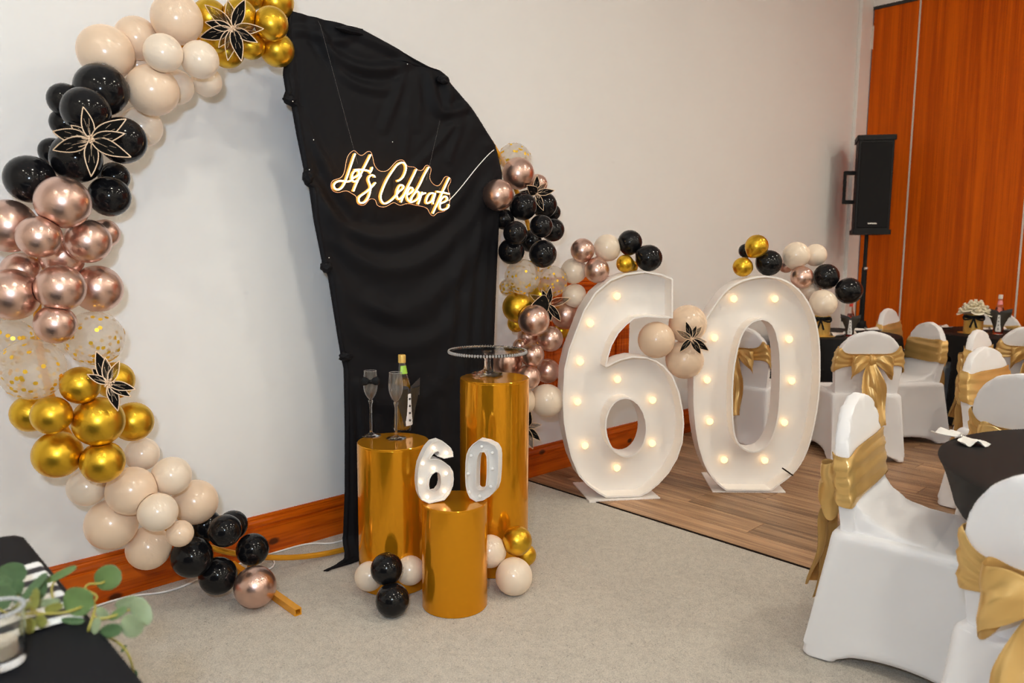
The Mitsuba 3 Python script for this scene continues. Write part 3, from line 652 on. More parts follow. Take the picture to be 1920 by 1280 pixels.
STROKES = {
 'letter_l': [[(505, 232), (470, 330), (440, 420), (418, 480), (395, 525), (360, 553), (325, 545), (315, 512), (340, 485), (385, 475), (430, 482), (468, 472)]],
 'letter_e': [[(472, 460), (510, 440), (540, 405), (530, 383), (500, 390), (478, 430), (480, 470), (505, 482), (540, 455), (560, 425)]],
 'letter_t': [[(645, 240), (600, 330), (545, 440), (490, 570)], [(500, 378), (560, 374), (635, 388)]],
 'apostrophe': [[(660, 352), (652, 380), (637, 405)]],
 'letter_s': [[(682, 445), (668, 425), (640, 432), (625, 465), (640, 510), (642, 560), (615, 640), (580, 672), (545, 668), (538, 632), (570, 600), (630, 555), (688, 492)]],
 'letter_c': [[(885, 476), (925, 455), (955, 400), (962, 345), (940, 312), (905, 318), (850, 375), (795, 460), (750, 560), (738, 640), (765, 678), (815, 662), (870, 610), (900, 575)]],
 'letter_e_001': [[(892, 572), (925, 555), (940, 525), (922, 512), (893, 540), (880, 600), (897, 640), (925, 625), (960, 580)]],
 'letter_l_001': [[(1057, 372), (1010, 470), (960, 570), (918, 668)]],
 'letter_e_002': [[(975, 600), (1010, 580), (1025, 548), (1010, 535), (985, 560), (972, 620), (988, 655), (1015, 635)]],
 'letter_b': [[(1168, 352), (1110, 460), (1045, 580), (1005, 668), (1045, 655), (1080, 610), (1075, 575), (1040, 590)]],
 'letter_r': [[(1108, 575), (1092, 630), (1072, 685)], [(1082, 640), (1105, 600), (1140, 585)]],
 'letter_a': [[(1222, 592), (1185, 588), (1152, 630), (1150, 675), (1180, 668), (1215, 610), (1226, 588), (1212, 640), (1210, 680)]],
 'letter_t_001': [[(1352, 448), (1300, 560), (1250, 670), (1205, 768)], [(1240, 572), (1300, 580), (1352, 592)]],
 'letter_e_003': [[(1275, 680), (1310, 665), (1335, 638), (1320, 615), (1290, 630), (1268, 690), (1275, 728), (1300, 735), (1345, 685)]],
}
NEON_F, NEON_S = (9.5, 5.6, 2.1), (1.15, .38, .03)
for nm, sts in STROKES.items():
    fm, bm = [], []
    for st in sts:
        pth = smooth_path(st, 10*len(st)) if len(st) > 2 else np.array(st, float)
        W = np.array([sp(x, y) for x, y in pth])
        fm.append(tube(W + [0, -.0040, 0], .0034, 8))
        for k_ in (.0030, .0075): bm.append(tube(W + [0, k_, 0], .0050, 8))
    k = part(sg, nm, cat_(fm), 'm_bulb', True, label='glowing tube of one letter')
    scene[k]['emitter'] = emit(NEON_F, .12)
    kb = part(k, 'side', cat_(bm), 'm_bulb', True, label='amber glowing side of the tube'); scene[kb]['emitter'] = emit(NEON_S, .06)
part(sg, 'power_cord', tube(smooth_path([sp(1350, 655, YS), at_y(855, 362, 2.80), at_y(885, 325, 2.80), at_y(908, 298, 2.83), at_y(926, 281, 2.90)], 30), .0026, 6), 'm_cable', True, label='thin pale power cord')
part(sg, 'hanging_wire', tube([at_y(593, 33, 2.93), at_y(601, 48, 2.86), sp(532, 320)], .0004, 4), 'm_wire', label='thin hanging wire')
part(sg, 'hanging_wire', tube([at_y(825, 225, 2.86), sp(1148, 470)], .0004, 4), 'm_wire', label='thin hanging wire')

# ------------------------------------------------------------------ giant digits 6 and 0
def digit(name, label, outline, hole, P0, ax, bulbs, plate, rad=.0165):
    n = np.array([ax[1], -ax[0], 0.]); DP, REC, TH = .145, .108, .009
    def loc(px, py):
        q = on_plane(px, py, P0, n)-P0; return (q @ ax, q[2])
    def poly(pts): return Polygon([loc(*q) for q in pts]).buffer(0)
    P = poly(outline)
    if hole is not None: P = P.difference(poly(hole))
    P = P.simplify(.0012)
    z0 = P.bounds[1]
    base = np.array(P0) + [0, 0, 0]
    k = thing(name, label, 'marquee number', 'giant light up digits')
    rim = P.difference(P.buffer(-TH))
    part(k, 'rim', frame(extr(rim, DP), base, ax, (0, 0, 1), -n), 'm_foam', 25)
    part(k, 'back_panel', frame(extr(P.buffer(-TH*.5), .012), base - n*REC, ax, (0, 0, 1), -n), 'm_foam')
    for (bx_, by_) in bulbs:
        o = on_plane(bx_, by_, P0 - n*(REC-.025), n); d_ = n
        s = [(0, .020), (.008, .0185), (.015, .013), (.0205, .003), (.0195, -.006), (.013, -.014), (.010, -.024), (0, -.024)]
        m = frame(lathe(s, 16), o, np.cross((0, 0, 1), d_), (0, 0, 1), d_)
        if m.volume < 0: m.invert()
        b_ = part(k, 'bulb', m, 'm_bulb', True, label='glowing warm round bulb'); scene[b_]['emitter'] = emit((2.1, 1.28, .50), .04)
    q = [at_z(*t, .004)[:2] for t in plate]
    q[3] = q[0]+q[2]-q[1]
    part(k, 'base_plate', extr(Polygon(q), .011), 'm_foam', label='flat white base plate on the floor')
    # the digit stands on its plate
    return k, z0
six = [(1262, 522), (1262, 597), (1240, 595.5), (1210, 594), (1190, 597.5), (1175, 609), (1160, 625), (1147.5, 647.5), (1141, 669), (1137.5, 685.5), (1150, 678.5), (1165, 672), (1185, 667.5), (1212, 669), (1230, 675), (1246, 686), (1262, 705), (1274, 735), (1281, 770), (1283, 795), (1280, 830), (1270, 860), (1254, 887), (1235, 908), (1215, 924), (1200, 931), (1137, 933), (1122, 925), (1102, 910), (1086, 893), (1071, 858), (1062, 820), (1057, 790), (1055.5, 745), (1058, 691), (1066, 655.6), (1080, 618), (1094, 582), (1115.6, 548), (1144, 524), (1173, 512.5), (1209, 508), (1240, 513)]
hole6 = [(1174+37*math.cos(a)+1.5*math.sin(a), 801+53.5*math.sin(a)) for a in np.linspace(0, 2*np.pi, 48)[:-1]]
zero = smooth_path([(1430, 517), (1390, 526), (1362, 543), (1341, 569), (1322, 600), (1306, 650), (1300, 720), (1301, 770), (1306, 815), (1316, 858), (1331, 890), (1345, 907), (1362, 920)], 40)
zero = [tuple(q) for q in zero] + [(1447, 920.5)] + [tuple(q) for q in smooth_path([(1447, 920.5), (1463, 908), (1487, 889), (1510, 855), (1527, 800), (1537, 735), (1538.7, 680), (1535, 622), (1523, 580), (1502, 546), (1476, 526), (1450, 518), (1430, 517)], 40)[1:-1]]
hole0 = smooth_path([(1430, 600), (1407, 608), (1394, 625), (1383, 660), (1376, 705), (1374.5, 760), (1377, 805), (1385, 830), (1400, 843), (1418, 846), (1436, 836), (1450, 812), (1459, 770), (1462, 715), (1461, 660), (1455, 627), (1444, 606)], 60, closed=True)[:-1]
P6 = at_z(1168, 932, .016); A6 = np.array([.817, -.577, 0.])
P0 = at_z(1404, 920.5, .016); A0 = np.array([.72, -.694, 0.]); A0 /= np.linalg.norm(A0)
digit('giant_digit_six', 'giant white light up number 6 with nine warm bulbs beside the balloon garland', six, hole6, P6, A6,
      [(1157, 555), (1107, 606), (1088, 678), (1158, 711), (1083, 753), (1224, 750), (1097, 835), (1223, 831), (1157, 877)], [(1074, 906), (1105, 941), (1238, 935), (1225, 912)])
digit('giant_digit_zero', 'giant white light up number 0 with ten warm bulbs on the wooden floor', zero, hole0, P0, A0,
      [(1376, 560), (1453, 560), (1340, 633), (1480, 636), (1326, 712), (1485, 714), (1331, 790), (1471, 792), (1358, 862), (1434, 863)], [(1315, 887), (1336, 923), (1473, 924), (1460, 900)])

_n0 = np.array([A0[1], -A0[0], 0.])
_cr = np.array([on_plane(*q, P0 + _n0*.0012, _n0) for q in [(1469, 880.5), (1471, 879), (1488, 890.5), (1486.5, 892.5)]])
part('giant_digit_zero', 'crack', trimesh.convex.convex_hull(np.vstack([_cr, _cr - _n0*.03])), 'm_gap', label='dark split in the lower right rim')
# ------------------------------------------------------------------ gold plinths and what stands on them
def plinth(label, x, y, r, h):
    k = thing('gold_plinth', label, 'plinth', 'cylindrical gold plinths')
    prof = [(0, .001), (r-.003, .001), (r, .004), (r, h-.004)]
    part(k, 'shell', lathe([(r, .002), (r, h-.010), (r-.0008, h-.008)], 128), 'm_plinth', 40)
    part(k, 'top', lathe([(r-.0012, h-.010), (r-.0006, h-.0035), (r-.003, h-.0005), (r-.006, h), (0, h)], 128), 'm_plinth', 40, label='round top disc of the plinth')
    for kk in (k+'__shell', k+'__top'): scene[kk]['to_world'] = T().translate([x, y, 0])
    return k
PM, PL, PR = (1.827, 2.219), (1.762, 2.548), (2.185, 2.377)
def top_z(c, px, py):
    d = ray(px, py); return H + d[2]*np.hypot(*c)/np.hypot(d[0], d[1])
RM = .130; RL = .150; RR_ = .152
def setc(front, r):
    f = at_z(*front)[:2]; return f + f/np.linalg.norm(f)*r
PM = setc((853, 1160), RM); PL = setc((741, 1118), RL); PR = setc((926, 1085), RR_)
HM, HL, HR = top_z(PM, 853, 938), top_z(PL, 740.5, 826), top_z(PR, 917, 707)
plinth('shortest gold cylinder plinth in front, carrying the small 60', *PM, RM, HM)
plinth('medium gold cylinder plinth at the left, carrying glasses and a bottle', *PL, RL, HL)
plinth('tallest gold cylinder plinth at the right, carrying a glass cake stand', *PR, RR_, HR)

def small_digit(name, label, outline, hole, c, ax, zt, lit, bulbs, DP=.042):
    n = np.array([ax[1], -ax[0], 0.]); P0 = np.array([*c, zt]); TH = .0032
    def loc(px, py):
        q = on_plane(px, py, P0, n)-P0; return (q @ ax, q[2])
    P = Polygon([loc(*q) for q in outline]).buffer(0).difference(Polygon([loc(*q) for q in hole]).buffer(0)).simplify(.0006)
    P = trimesh_safe(P, -P.bounds[1]+.0006)
    k = thing(name, label, 'marquee number', 'small light up digits')
    part(k, 'rim', frame(extr(P.difference(P.buffer(-TH)), DP), P0, ax, (0, 0, 1), -n), 'm_plastic_white', 25)
    part(k, 'back_panel', frame(extr(P.buffer(-TH*.5), .006), P0-n*(DP*.55), ax, (0, 0, 1), -n), 'm_plastic_white')
    for (bx_, by_) in bulbs:
        o = on_plane(bx_, by_, P0-n*(DP*.3), n)
        m = trimesh.creation.icosphere(subdivisions=2, radius=.0068); m.apply_translation(o + [0, 0, .0006-0])
        b_ = part(k, 'bulb', m, 'm_bulb', True, label='small glowing bulb' if lit else 'small unlit bulb')
        if not lit: scene[b_]['bsdf'] = {'type': 'ref', 'id': 'm_white_print'}
        if lit: scene[b_]['emitter'] = emit((3.2, 2.3, 1.45), .05)
    return k
def trimesh_safe(P, dz):
    from shapely import affinity
    return affinity.translate(P, 0, dz)
def S(x, y): return (740+x/7.109, 800+y/7.109)
six_o = [S(*q) for q in [(785, 405), (660, 432), (566, 398), (600, 355), (580, 335), (540, 345), (500, 390), (470, 440), (560, 432), (640, 462), (735, 530), (780, 600), (790, 700), (780, 790), (735, 900), (665, 985), (460, 1030), (360, 985), (320, 900), (302, 760), (310, 620), (330, 500), (375, 390), (430, 285), (500, 210), (590, 185), (680, 225), (745, 280), (778, 340)]]
six_h = [S(*q) for q in [(550, 610), (500, 645), (470, 700), (458, 780), (470, 850), (510, 878), (560, 868), (600, 820), (618, 750), (612, 660), (590, 620)]]
zero_o = [S(*q) for q in [(1120, 178), (1040, 235), (985, 300), (955, 380), (943, 480), (938, 650), (945, 790), (965, 880), (1000, 955), (1085, 1005), (1180, 985), (1270, 930), (1340, 850), (1368, 760), (1380, 600), (1385, 400), (1375, 320), (1335, 255), (1240, 205)]]
zero_h = [S(*q) for q in [(1140, 345), (1110, 390), (1095, 460), (1088, 620), (1086, 820), (1110, 845), (1170, 840), (1210, 790), (1222, 700), (1228, 520), (1222, 400), (1195, 345)]]
c6 = at_z(807, 944, HM)[:2]; c0 = at_z(893, 941, HM)[:2]
A6s = np.array([.93, -.36, 0]); A6s /= np.linalg.norm(A6s); A0s = np.array([.45, -.89, 0]); A0s /= np.linalg.norm(A0s)
small_digit('small_digit_six', 'small white light up number 6 glowing on the shortest plinth', six_o, six_h, c6, A6s, HM, True, [S(*q) for q in [(520, 285), (690, 352), (375, 490), (520, 555), (685, 622), (350, 738), (665, 862), (437, 938)]])
small_digit('small_digit_zero', 'small white number 0 with unlit bulbs on the shortest plinth', zero_o, zero_h, c0, A0s, HM, False, [S(*q) for q in [(1160, 265), (1020, 385), (1300, 345), (980, 630), (1300, 560), (995, 870), (1280, 800), (1135, 925)]])

def place(mesh, x, y, z, rz=0): return move(mesh, x, y, z, rz)
# champagne flutes
def flute(label, px, py, bow, h=.0):
    c = at_z(px, py, HL); top = 695 if bow else 698
    hh = top_z(c[:2], px, top) - HL
    k = thing('champagne_flute', label, 'glass', 'champagne flutes on the plinth')
    s = hh/.24
    out = [(0, .001), (.034, .001), (.035, .0025), (.012, .007), (.0045, .014), (.0038, .03), (.0036, .085), (.0045, .118), (.010, .130), (.0195, .155), (.0262, .185), (.0258, .205), (.0225, .24)]
    inn = [(.0213, .24), (.0246, .205), (.0250, .185), (.0182, .156), (.0085, .133), (0, .128)]
    stem = [q for q in out if q[1] < .132] + [(.004, .134), (0, .1345)]
    part(k, 'stem', place(lathe(np.array(stem)*s, 40), c[0], c[1], HL+.0005), 'm_glass', 60, label='clear foot and stem')
    bowl = [(.0035, .1335)] + [q for q in out if q[1] > .1345]
    bp = smooth_path(np.array([(.0035, .1335)] + [q for q in out if q[1] > .1345]), 24)
    part(k, 'bowl', place(lathe(bp*s, 48), c[0], c[1], HL+.0005), 'm_thin_glass', True, label='thin clear bowl')
    rr_ = .0225*s; tt_ = np.linspace(0, 2*np.pi, 41)
    part(k, 'lip', tube(np.stack([c[0]+rr_*np.cos(tt_), c[1]+rr_*np.sin(tt_), np.full(41, HL+.24*s)], 1), .0009, 6, cap=False), 'm_glass_bright', True, label='polished lip')
    if bow:
        z = HL + .205*s; tow = -c[:2]/np.linalg.norm(c[:2]); sd = np.array([-tow[1], tow[0]]); ct = c[:2] + tow*.028
        ms = []
        for sg_ in (-1, 1):
            m = trimesh.creation.icosphere(subdivisions=3); v = np.array(m.vertices); r_ = .35+.65*np.clip((v[:, 0]+1)/2, 0, 1)
            v = np.stack([v[:, 0]*.021+.019, v[:, 1]*.009*r_, v[:, 2]*.025*r_*(1+.15*np.sin(v[:, 2]*9))], 1)
            ms.append(trimesh.Trimesh(np.stack([ct[0]+sg_*v[:, 0]*sd[0]+v[:, 1]*tow[0], ct[1]+sg_*v[:, 0]*sd[1]+v[:, 1]*tow[1], z+v[:, 2]], 1), m.faces if sg_ > 0 else m.faces[:, ::-1], process=False))
        m = trimesh.creation.icosphere(subdivisions=2, radius=.009); m.apply_translation([*ct, z]); ms.append(m)
        part(k, 'bow_tie', cat_(ms), 'm_ribbon', True, label='small black bow tie')
        m = lathe([(.0268*s, -.006), (.0275*s, -.004), (.0275*s, .004), (.0268*s, .006)], 40); part(k, 'band', place(m, c[0], c[1], z-.004), 'm_ribbon', True, label='black ribbon band')
flute('tall champagne flute wearing a black bow tie, left on the plinth', 696, 817, True)
flute('plain tall champagne flute in front of the cider bottle', 743, 822, False)
def bottle(key, label, c, z, h, liquid, cap, rmax=None, group=None, neck=None, tw=None, sleeve=True):
    k = thing(key, label, 'bottle', group); s = h/.30; r = .036*s
    out = [(0, .0), (r*.9, .0), (r, .008*s), (r*.99, .045*s), (r*.90, .075*s), (r*.92, .11*s), (r, .15*s), (r*.97, .175*s), (r*.75, .205*s), (r*.46, .235*s), (r*.37, .27*s), (r*.36, .283*s)]
    inner = [(max(a-.0028*s, 0), b+(.006*s if b < .01*s else 0)) for a, b in out][::-1]
    part(k, 'glass_body', place(lathe(out+[(r*.28, .283*s)]+inner[1:], 40), *c, z), 'm_glass', 50)
    lq = [(a-.0005*s, b) for a, b in inner[::-1] if b < .215*s and a > 0]
    part(k, 'drink', place(lathe([(0, lq[0][1])]+lq+[(0, lq[-1][1])], 40), *c, z+.0004), liquid, 50, label='drink inside')
    part(k, 'cap', place(lathe([(r*.40, .268*s), (r*.42, .27*s), (r*.42, .297*s), (r*.38, .30*s), (0, .30*s)], 32), *c, z), cap, 40, label='bottle cap')
    tow = -c/np.linalg.norm(c) if tw is None else tw; sd = np.array([-tow[1], tow[0]])
    if neck:
        th = np.linspace(-1.1, 1.1, 12)
        Vg = np.array([[[c[0]+(rr*math.cos(t))*tow[0]+(rr*math.sin(t))*sd[0], c[1]+(rr*math.cos(t))*tow[1]+(rr*math.sin(t))*sd[1], z+zz] for t in th] for rr, zz in ((r*.58+.001, .226*s), (r*.40+.0012, .258*s))])
        part(k, 'neck_label', grid(Vg), neck, True, label='small neck label')
    if sleeve:
        # tuxedo sleeve: V shaped card wrapped round the front of the bottle
        tk = thing('tuxedo_sleeve', 'black tuxedo shaped card sleeve with white shirt front on the ' + sleeve, 'bottle sleeve', 'tuxedo bottle sleeves')
        rs = r+.004
        def P_(a, zz, off=0): return [c[0]+(rs+off)*(math.cos(a)*tow[0]+math.sin(a)*sd[0]), c[1]+(rs+off)*(math.cos(a)*tow[1]+math.sin(a)*sd[1]), z+zz]
        zs = np.linspace(.022*s, .17*s, 10)
        Vg = np.array([[P_(a, zz, .026*s*(zz/(.17*s))*abs(a)**1.5) for a in np.linspace(-1, 1, 21)*(.42+1.0*zz/(.17*s))] for zz in zs])
        part(tk, 'jacket', grid(Vg, .0016), 'm_tux_brown', True)
        Vg = np.array([[P_(a, zz, .0025) for a in np.linspace(-1, 1, 9)*(.36+.30*zz/(.15*s))] for zz in np.linspace(.024*s, .15*s, 6)])
        part(tk, 'shirt_front', grid(Vg, .001), 'm_tux_white', True, label='white shirt front')
        for zz in (.045, .074, .102, .13):
            m = trimesh.creation.icosphere(subdivisions=2, radius=.0045*s); m.apply_transform(np.diag([1, 1, 1, 1])); m.apply_translation(P_(0, zz*s, .0035)); part(tk, 'button', m, 'm_tux_black', True, label='round black button')
        for sg_ in (-1, 1):
            tri = [P_(0, .156*s, .004), P_(sg_*1.30, .132*s, .036*s), P_(sg_*1.42, .200*s, .044*s), P_(sg_*.15, .178*s, .004)]
            Vg = np.array([[np.array(tri[0])*(1-u)+np.array(tri[1])*u, np.array(tri[3])*(1-u)+np.array(tri[2])*u] for u in np.linspace(0, 1, 8)])
            part(tk, 'lapel', grid(Vg, .002), 'm_tux_black', True, label='pointed black bow tie wing')
    return k
cb = at_z(755, 806, HL)[:2]; hb = top_z(cb, 755, 665)-HL
tb = -cb/np.linalg.norm(cb); a_ = math.radians(42); tb = np.array([tb[0]*math.cos(a_)-tb[1]*math.sin(a_), tb[0]*math.sin(a_)+tb[1]*math.cos(a_)])
bk = bottle('cider_bottle', 'glass bottle with golden drink and gold cap on the medium plinth', cb, HL+.001, hb, 'm_cider', 'm_cap', neck='m_label', tw=tb, sleeve='cider bottle')
# glass cake stand
cs = at_z(914, 703, HR)[:2]; ht = top_z(cs, 914, 656)-HR; rt = 73*depth_of([*cs, HR+ht])/FPX; rb = 29*depth_of([*cs, HR])/FPX
k = thing('cake_stand', 'clear glass cake stand with beaded rim on the tallest plinth', 'cake stand')
prof = [(0, .001), (rb*.96, .001), (rb, .004), (rb*.98, .009), (rb*.55, .014), (.019, .026), (.0145, .045), (.014, ht*.62), (.0185, ht-.022), (.022, ht-.012), (rt*.93, ht-.010), (rt*.97, ht-.013), (rt*.97, ht-.001), (rt*.95, ht), (rt*.90, ht-.004), (0, ht-.004)]
part(k, 'stand', place(lathe(prof, 72), *cs, HR+.0005), 'm_glass', 35)
ms = []
for i in range(84):
    a_ = i*2*math.pi/84; m = trimesh.creation.icosphere(subdivisions=1, radius=.0062); m.apply_scale([.8, .8, 1.25]); m.apply_translation([cs[0]+rt*1.0*math.cos(a_), cs[1]+rt*1.0*math.sin(a_), HR+ht-.006]); ms.append(m)
part(k, 'beaded_rim', cat_(ms), 'm_glass_bright', True, label='rim of glass beads', kind='stuff')

# ------------------------------------------------------------------ speaker on a stand
spx = at_d(1625, 440, 7.2); sx, sy, sz = spx[0], spx[1], spx[2]
k = thing('speaker_stand', 'black tripod stand holding the loudspeaker in front of the wood doors', 'stand')
part(k, 'pole', tube([(sx, sy, .62), (sx, sy, sz+.03)], .0175, 16), 'm_speaker', True)
part(k, 'sleeve', tube([(sx, sy, .30), (sx, sy, 1.28)], .024, 16), 'm_speaker', True, label='thicker lower tube')
m = trimesh.creation.icosphere(subdivisions=2, radius=.02); m.apply_translation((sx-.03, sy-.025, 1.27)); part(k, 'knob', m, 'm_silver', True, label='pale clamp knob')
part(k, 'hub', tube([(sx, sy, .66), (sx, sy, .76)], .045, 16), 'm_speaker', True, label='tripod hub')
for i in range(3):
    a_ = .4 + i*2.094; e = np.array([math.cos(a_), math.sin(a_), 0])*.48
    part(k, 'leg', tube([(sx+e[0]*.08, sy+e[1]*.08, .72), (sx+e[0], sy+e[1], .018)], .012, 8), 'm_speaker', True)
    part(k, 'brace', tube([(sx+e[0]*.05, sy+e[1]*.05, .34), (sx+e[0]*.5, sy+e[1]*.5, .385)], .008, 6), 'm_speaker', True)
k = thing('loudspeaker', 'tall black loudspeaker on a tripod stand in front of the wood doors', 'speaker')
hs_ = depth_of(spx)/FPX; SH = 178*hs_; SW = 60*hs_; fa = math.atan2(-sy, -sx) + .25
def spk(m): return move(m, sx, sy, sz, rz=fa)
SD = SW*.95
def trap(w0, w1, d, h, z): return Polygon([(-d/2, -w1/2), (d/2, -w0/2), (d/2, w0/2), (-d/2, w1/2)])
m = extr(trap(SW*.94, SW*.62, SD, 0, 0).buffer(.012, join_style=1), SH-.07); m.apply_translation((0, 0, .035)); part(k, 'cabinet', spk(m), 'm_speaker', 30)
for z_ in (0, SH-.045):
    m = extr(trap(SW, SW*.68, SD+.02, 0, 0).buffer(.016, join_style=1), .045); m.apply_translation((0, 0, z_)); part(k, 'end_cap', spk(m), 'm_speaker', 30, label='protruding end cap')
part(k, 'grille', spk(box(SD/2+.006, SD/2+.020, -SW*.44, SW*.44, .06, SH-.065, .006)), 'm_grille', label='dark front grille')
part(k, 'badge', spk(box(SD/2+.019, SD/2+.0225, -SW*.13, SW*.13, .095, .108, .002)), 'm_silver', label='small silver badge')
hy = -SW*.5
part(k, 'handle', spk(cat_([box(-.02, .02, hy-.085, hy-.060, SH*.32, SH*.66, .006), box(-.02, .02, hy-.085, hy+.03, SH*.32, SH*.36, .006), box(-.02, .02, hy-.085, hy+.03, SH*.62, SH*.66, .006)])), 'm_speaker', label='side carrying handle')

# ------------------------------------------------------------------ covered chairs
def chair_meshes(drop=0.0):
    hw, hh = .205, .89
    # back slab: rounded top, leaning backwards
    def bx(z): return -.185 - .13*np.maximum(z-.45, 0)
    zz = np.linspace(.44, hh, 22); out = []
    for z in zz:
        t = np.clip((z-.62)/(hh-.62), 0, 1); w = (hw+.018)*math.sqrt(max(1-t**2.6, 0)) if t > 0 else hw+.018*np.clip((z-.44)/.18, 0, 1)
        for s in (-1, 1):
            for o in (-.022, .022): out.append((bx(z)+o, s*w, z))
    back = mani(hull=out)
    cv = [(bx(.72)+.012, .72), (bx(.62)+.016, .62), (bx(.56)+.030, .56), (bx(.52)+.055, .52), (bx(.49)+.100, .49), (bx(.47)+.165, .47), (bx(.462)+.25, .461)]
    fil = None
    for (xa, za), (xb, zb) in zip(cv[:-1], cv[1:]):
        q_ = mani(hull=[(X_, s*hw*.97, Z_) for s in (-1, 1) for X_, Z_ in ((xa, za), (xb, zb), (bx(za)-.01, za), (xb, .42), (bx(.45)-.01, .42))]); fil = q_ if fil is None else fil + q_
    seat = []
    for sx_ in (-.215, .225):
        for sy_ in (-.21, .21): seat += list(ball_pts((sx_, sy_, .435), .024, 1))
    feet = [(fx+ox, sy_*fy+oy, z) for fx, fy in ((-.285, .225), (.275, .235)) for sy_ in (-1, 1) for z in (.004, .03) for ox in (-.018, .018) for oy in (-.018, .018)]
    sk = mani(hull=seat + feet)
    for ax_ in (0, 1):
        c = m3.Manifold.cylinder(1.6, 1, 1, 64, True).scale((.205, .055, 1)).rotate((90, 0, 0) if ax_ == 0 else (90, 0, 90)).translate((0, 0, -.004))
        sk = sk - c
    body = (back + sk + fil).refine_to_length(.022)
    m = tm(body); trimesh.smoothing.filter_taubin(m, iterations=14)
    v = np.array(m.vertices)
    low = v[:, 2] < .43
    hx_ = .215 + .08*(1-v[:, 2]/.45); hy_ = .21 + .035*(1-v[:, 2]/.45)
    q = np.clip(4*(v[:, 2]/.43)*(1-v[:, 2]/.43), 0, 1)**.8 * low
    v[:, 1] *= 1 - .10*q*np.clip(1-(v[:, 0]/hx_)**2, 0, 1); v[:, 0] *= 1 - .12*q*np.clip(1-(v[:, 1]/hy_)**2, 0, 1)
    v[:, 2] = np.maximum(v[:, 2], .0012)
    cover = trimesh.Trimesh(v, m.faces, process=False)
    # sash band wrapped round the back
    L = np.linspace(0, 2*np.pi, 97)[:-1]; rows = []
    for i, h in enumerate(np.linspace(0, 1, 15)):
        ring = []
        for a in L:
            ca, sa = math.cos(a), math.sin(a)
            ex = np.sign(ca)*abs(ca)**.28*.034; ey = np.sign(sa)*abs(sa)**.30
            rear = max(-ca, 0.)
            width = .165*(1-.50*rear**3)
            z = .602 - drop*(.35+.65*(1-ca)/2) + .050*rear + h*width + .012*math.sin(2*a)
            t = np.clip((z-.62)/(hh-.62), 0, 1); w = (hw+.018)*math.sqrt(max(1-t**2.6, 0))+.010
            cr = .0022*math.sin(h*19+1.7*math.sin(a*2+.6)+.8*math.sin(3*a)) + .0012*math.sin(h*37+3*a)
            ring.append((bx(z)+ex*1.0+np.sign(ca)*cr, ey*(w+cr), z))
        rows.append(ring)
    band = grid(np.array(rows), .003, closed_u=True)
    kz = .692 - drop; kx = bx(kz)-.050
    kn = trimesh.creation.icosphere(subdivisions=3); kv = np.array(kn.vertices); kv = kv*[.024, .030, .036]*(1+.10*np.sin(kv[:, 1:2]*7)) + [kx, 0, kz]
    knot = trimesh.Trimesh(kv, kn.faces, process=False)
    def loop(s):
        ls = 1.35 if drop > 0 else 1.0
        a = np.linspace(0, 2*np.pi, 49); rows = []
        for w in np.linspace(-1, 1, 13):
            r = []
            for t in a:
                u = (1-math.cos(t))/2
                y = .012 + .122*u*(1.1 if drop > 0 else 1.); op = .040*ls*math.sin(t)*u**.7
                hwid = .020 + .054*ls*u**.9
                z = kz + w*hwid*(1+.10*math.sin(3*t)) - .045*u*u + .006*math.sin(w*7+t*2)*u
                r.append((kx-.004-.02*u + op*(1-.25*abs(w)) + .006*math.cos(w*5+2*u*3)*u, s*y, z))
            rows.append(r)
        return grid(np.array(rows), .0025)
    def tail(s, ln, ph):
        rows = []
        for t in np.linspace(0, 1, 34):
            z = kz - .01 - ln*t; wd = .016 + .036*(1.45 if drop > 0 else 1.)*min(t*2.6, 1)**.8
            xo = kx - .014 - .05*t + .010*math.sin(t*9+ph) - (.02*t)
            r = []
            for w in np.linspace(-1, 1, 13):
                r.append((xo + .010*math.sin(w*4.2+ph+t*3)*min(t*3, 1) - .006*w*s, s*(.010+.030*t) + w*wd + .010*math.sin(t*6+ph), z + .012*w*s*t))
            rows.append(r)
        return grid(np.array(rows), .0025)
    return dict(cover=cover, band=band, knot=knot, loops=[loop(1), loop(-1)], tails=[tail(1, .47, .3), tail(-1, .42, 2.1)])
CM = chair_meshes()
D_cover = mikit.ply(CM['cover'], 'm_chair', True); 
CH = [
 (2.75, .80, (.12, -.99), 'covered chair in the foreground seen from its side, its gold bow at the left', 1.02, 1),
 (2.25, .235, (.93, -.22), 'covered chair at the bottom right corner, its knotted gold bow facing the camera', 1.03, 1),
 (5.36, 2.08, (.72, .69), 'covered chair with large gold bow and long tails, right behind the giant 0'),
 (6.05, 2.03, (-.75, .65), 'covered chair behind the big bow chair, its bow sticking out at the right'),
 (6.98, 2.20, (.0, -1.), 'covered chair at the far table left of the white roses, showing its front', 1.04),
 (5.06, 2.71, (.99, .1), 'covered chair seen through the opening of the giant 0'),
 (4.72, .92, (-.22, -.97), 'covered chair with its gold loop at the left, above the nearest black table'),
 (3.90, .64, (.90, -.35), 'covered chair with a gold knot right behind the nearest black table', 1.02, 1),
 (5.84, 1.22, (-.05, -.99), 'covered chair glimpsed as a narrow rounded back before the far right table'),
 (6.76, 1.34, (.95, .3), 'covered chair with gathered gold sash at the photo right edge, before the far table'),
 (6.45, .93, (.0, -1.), 'covered chair cut by the right photo edge with a smooth gold sash band'),
 (7.66, 1.85, (-.98, .1), 'covered chair behind the far right table, against the wood doors'),
]

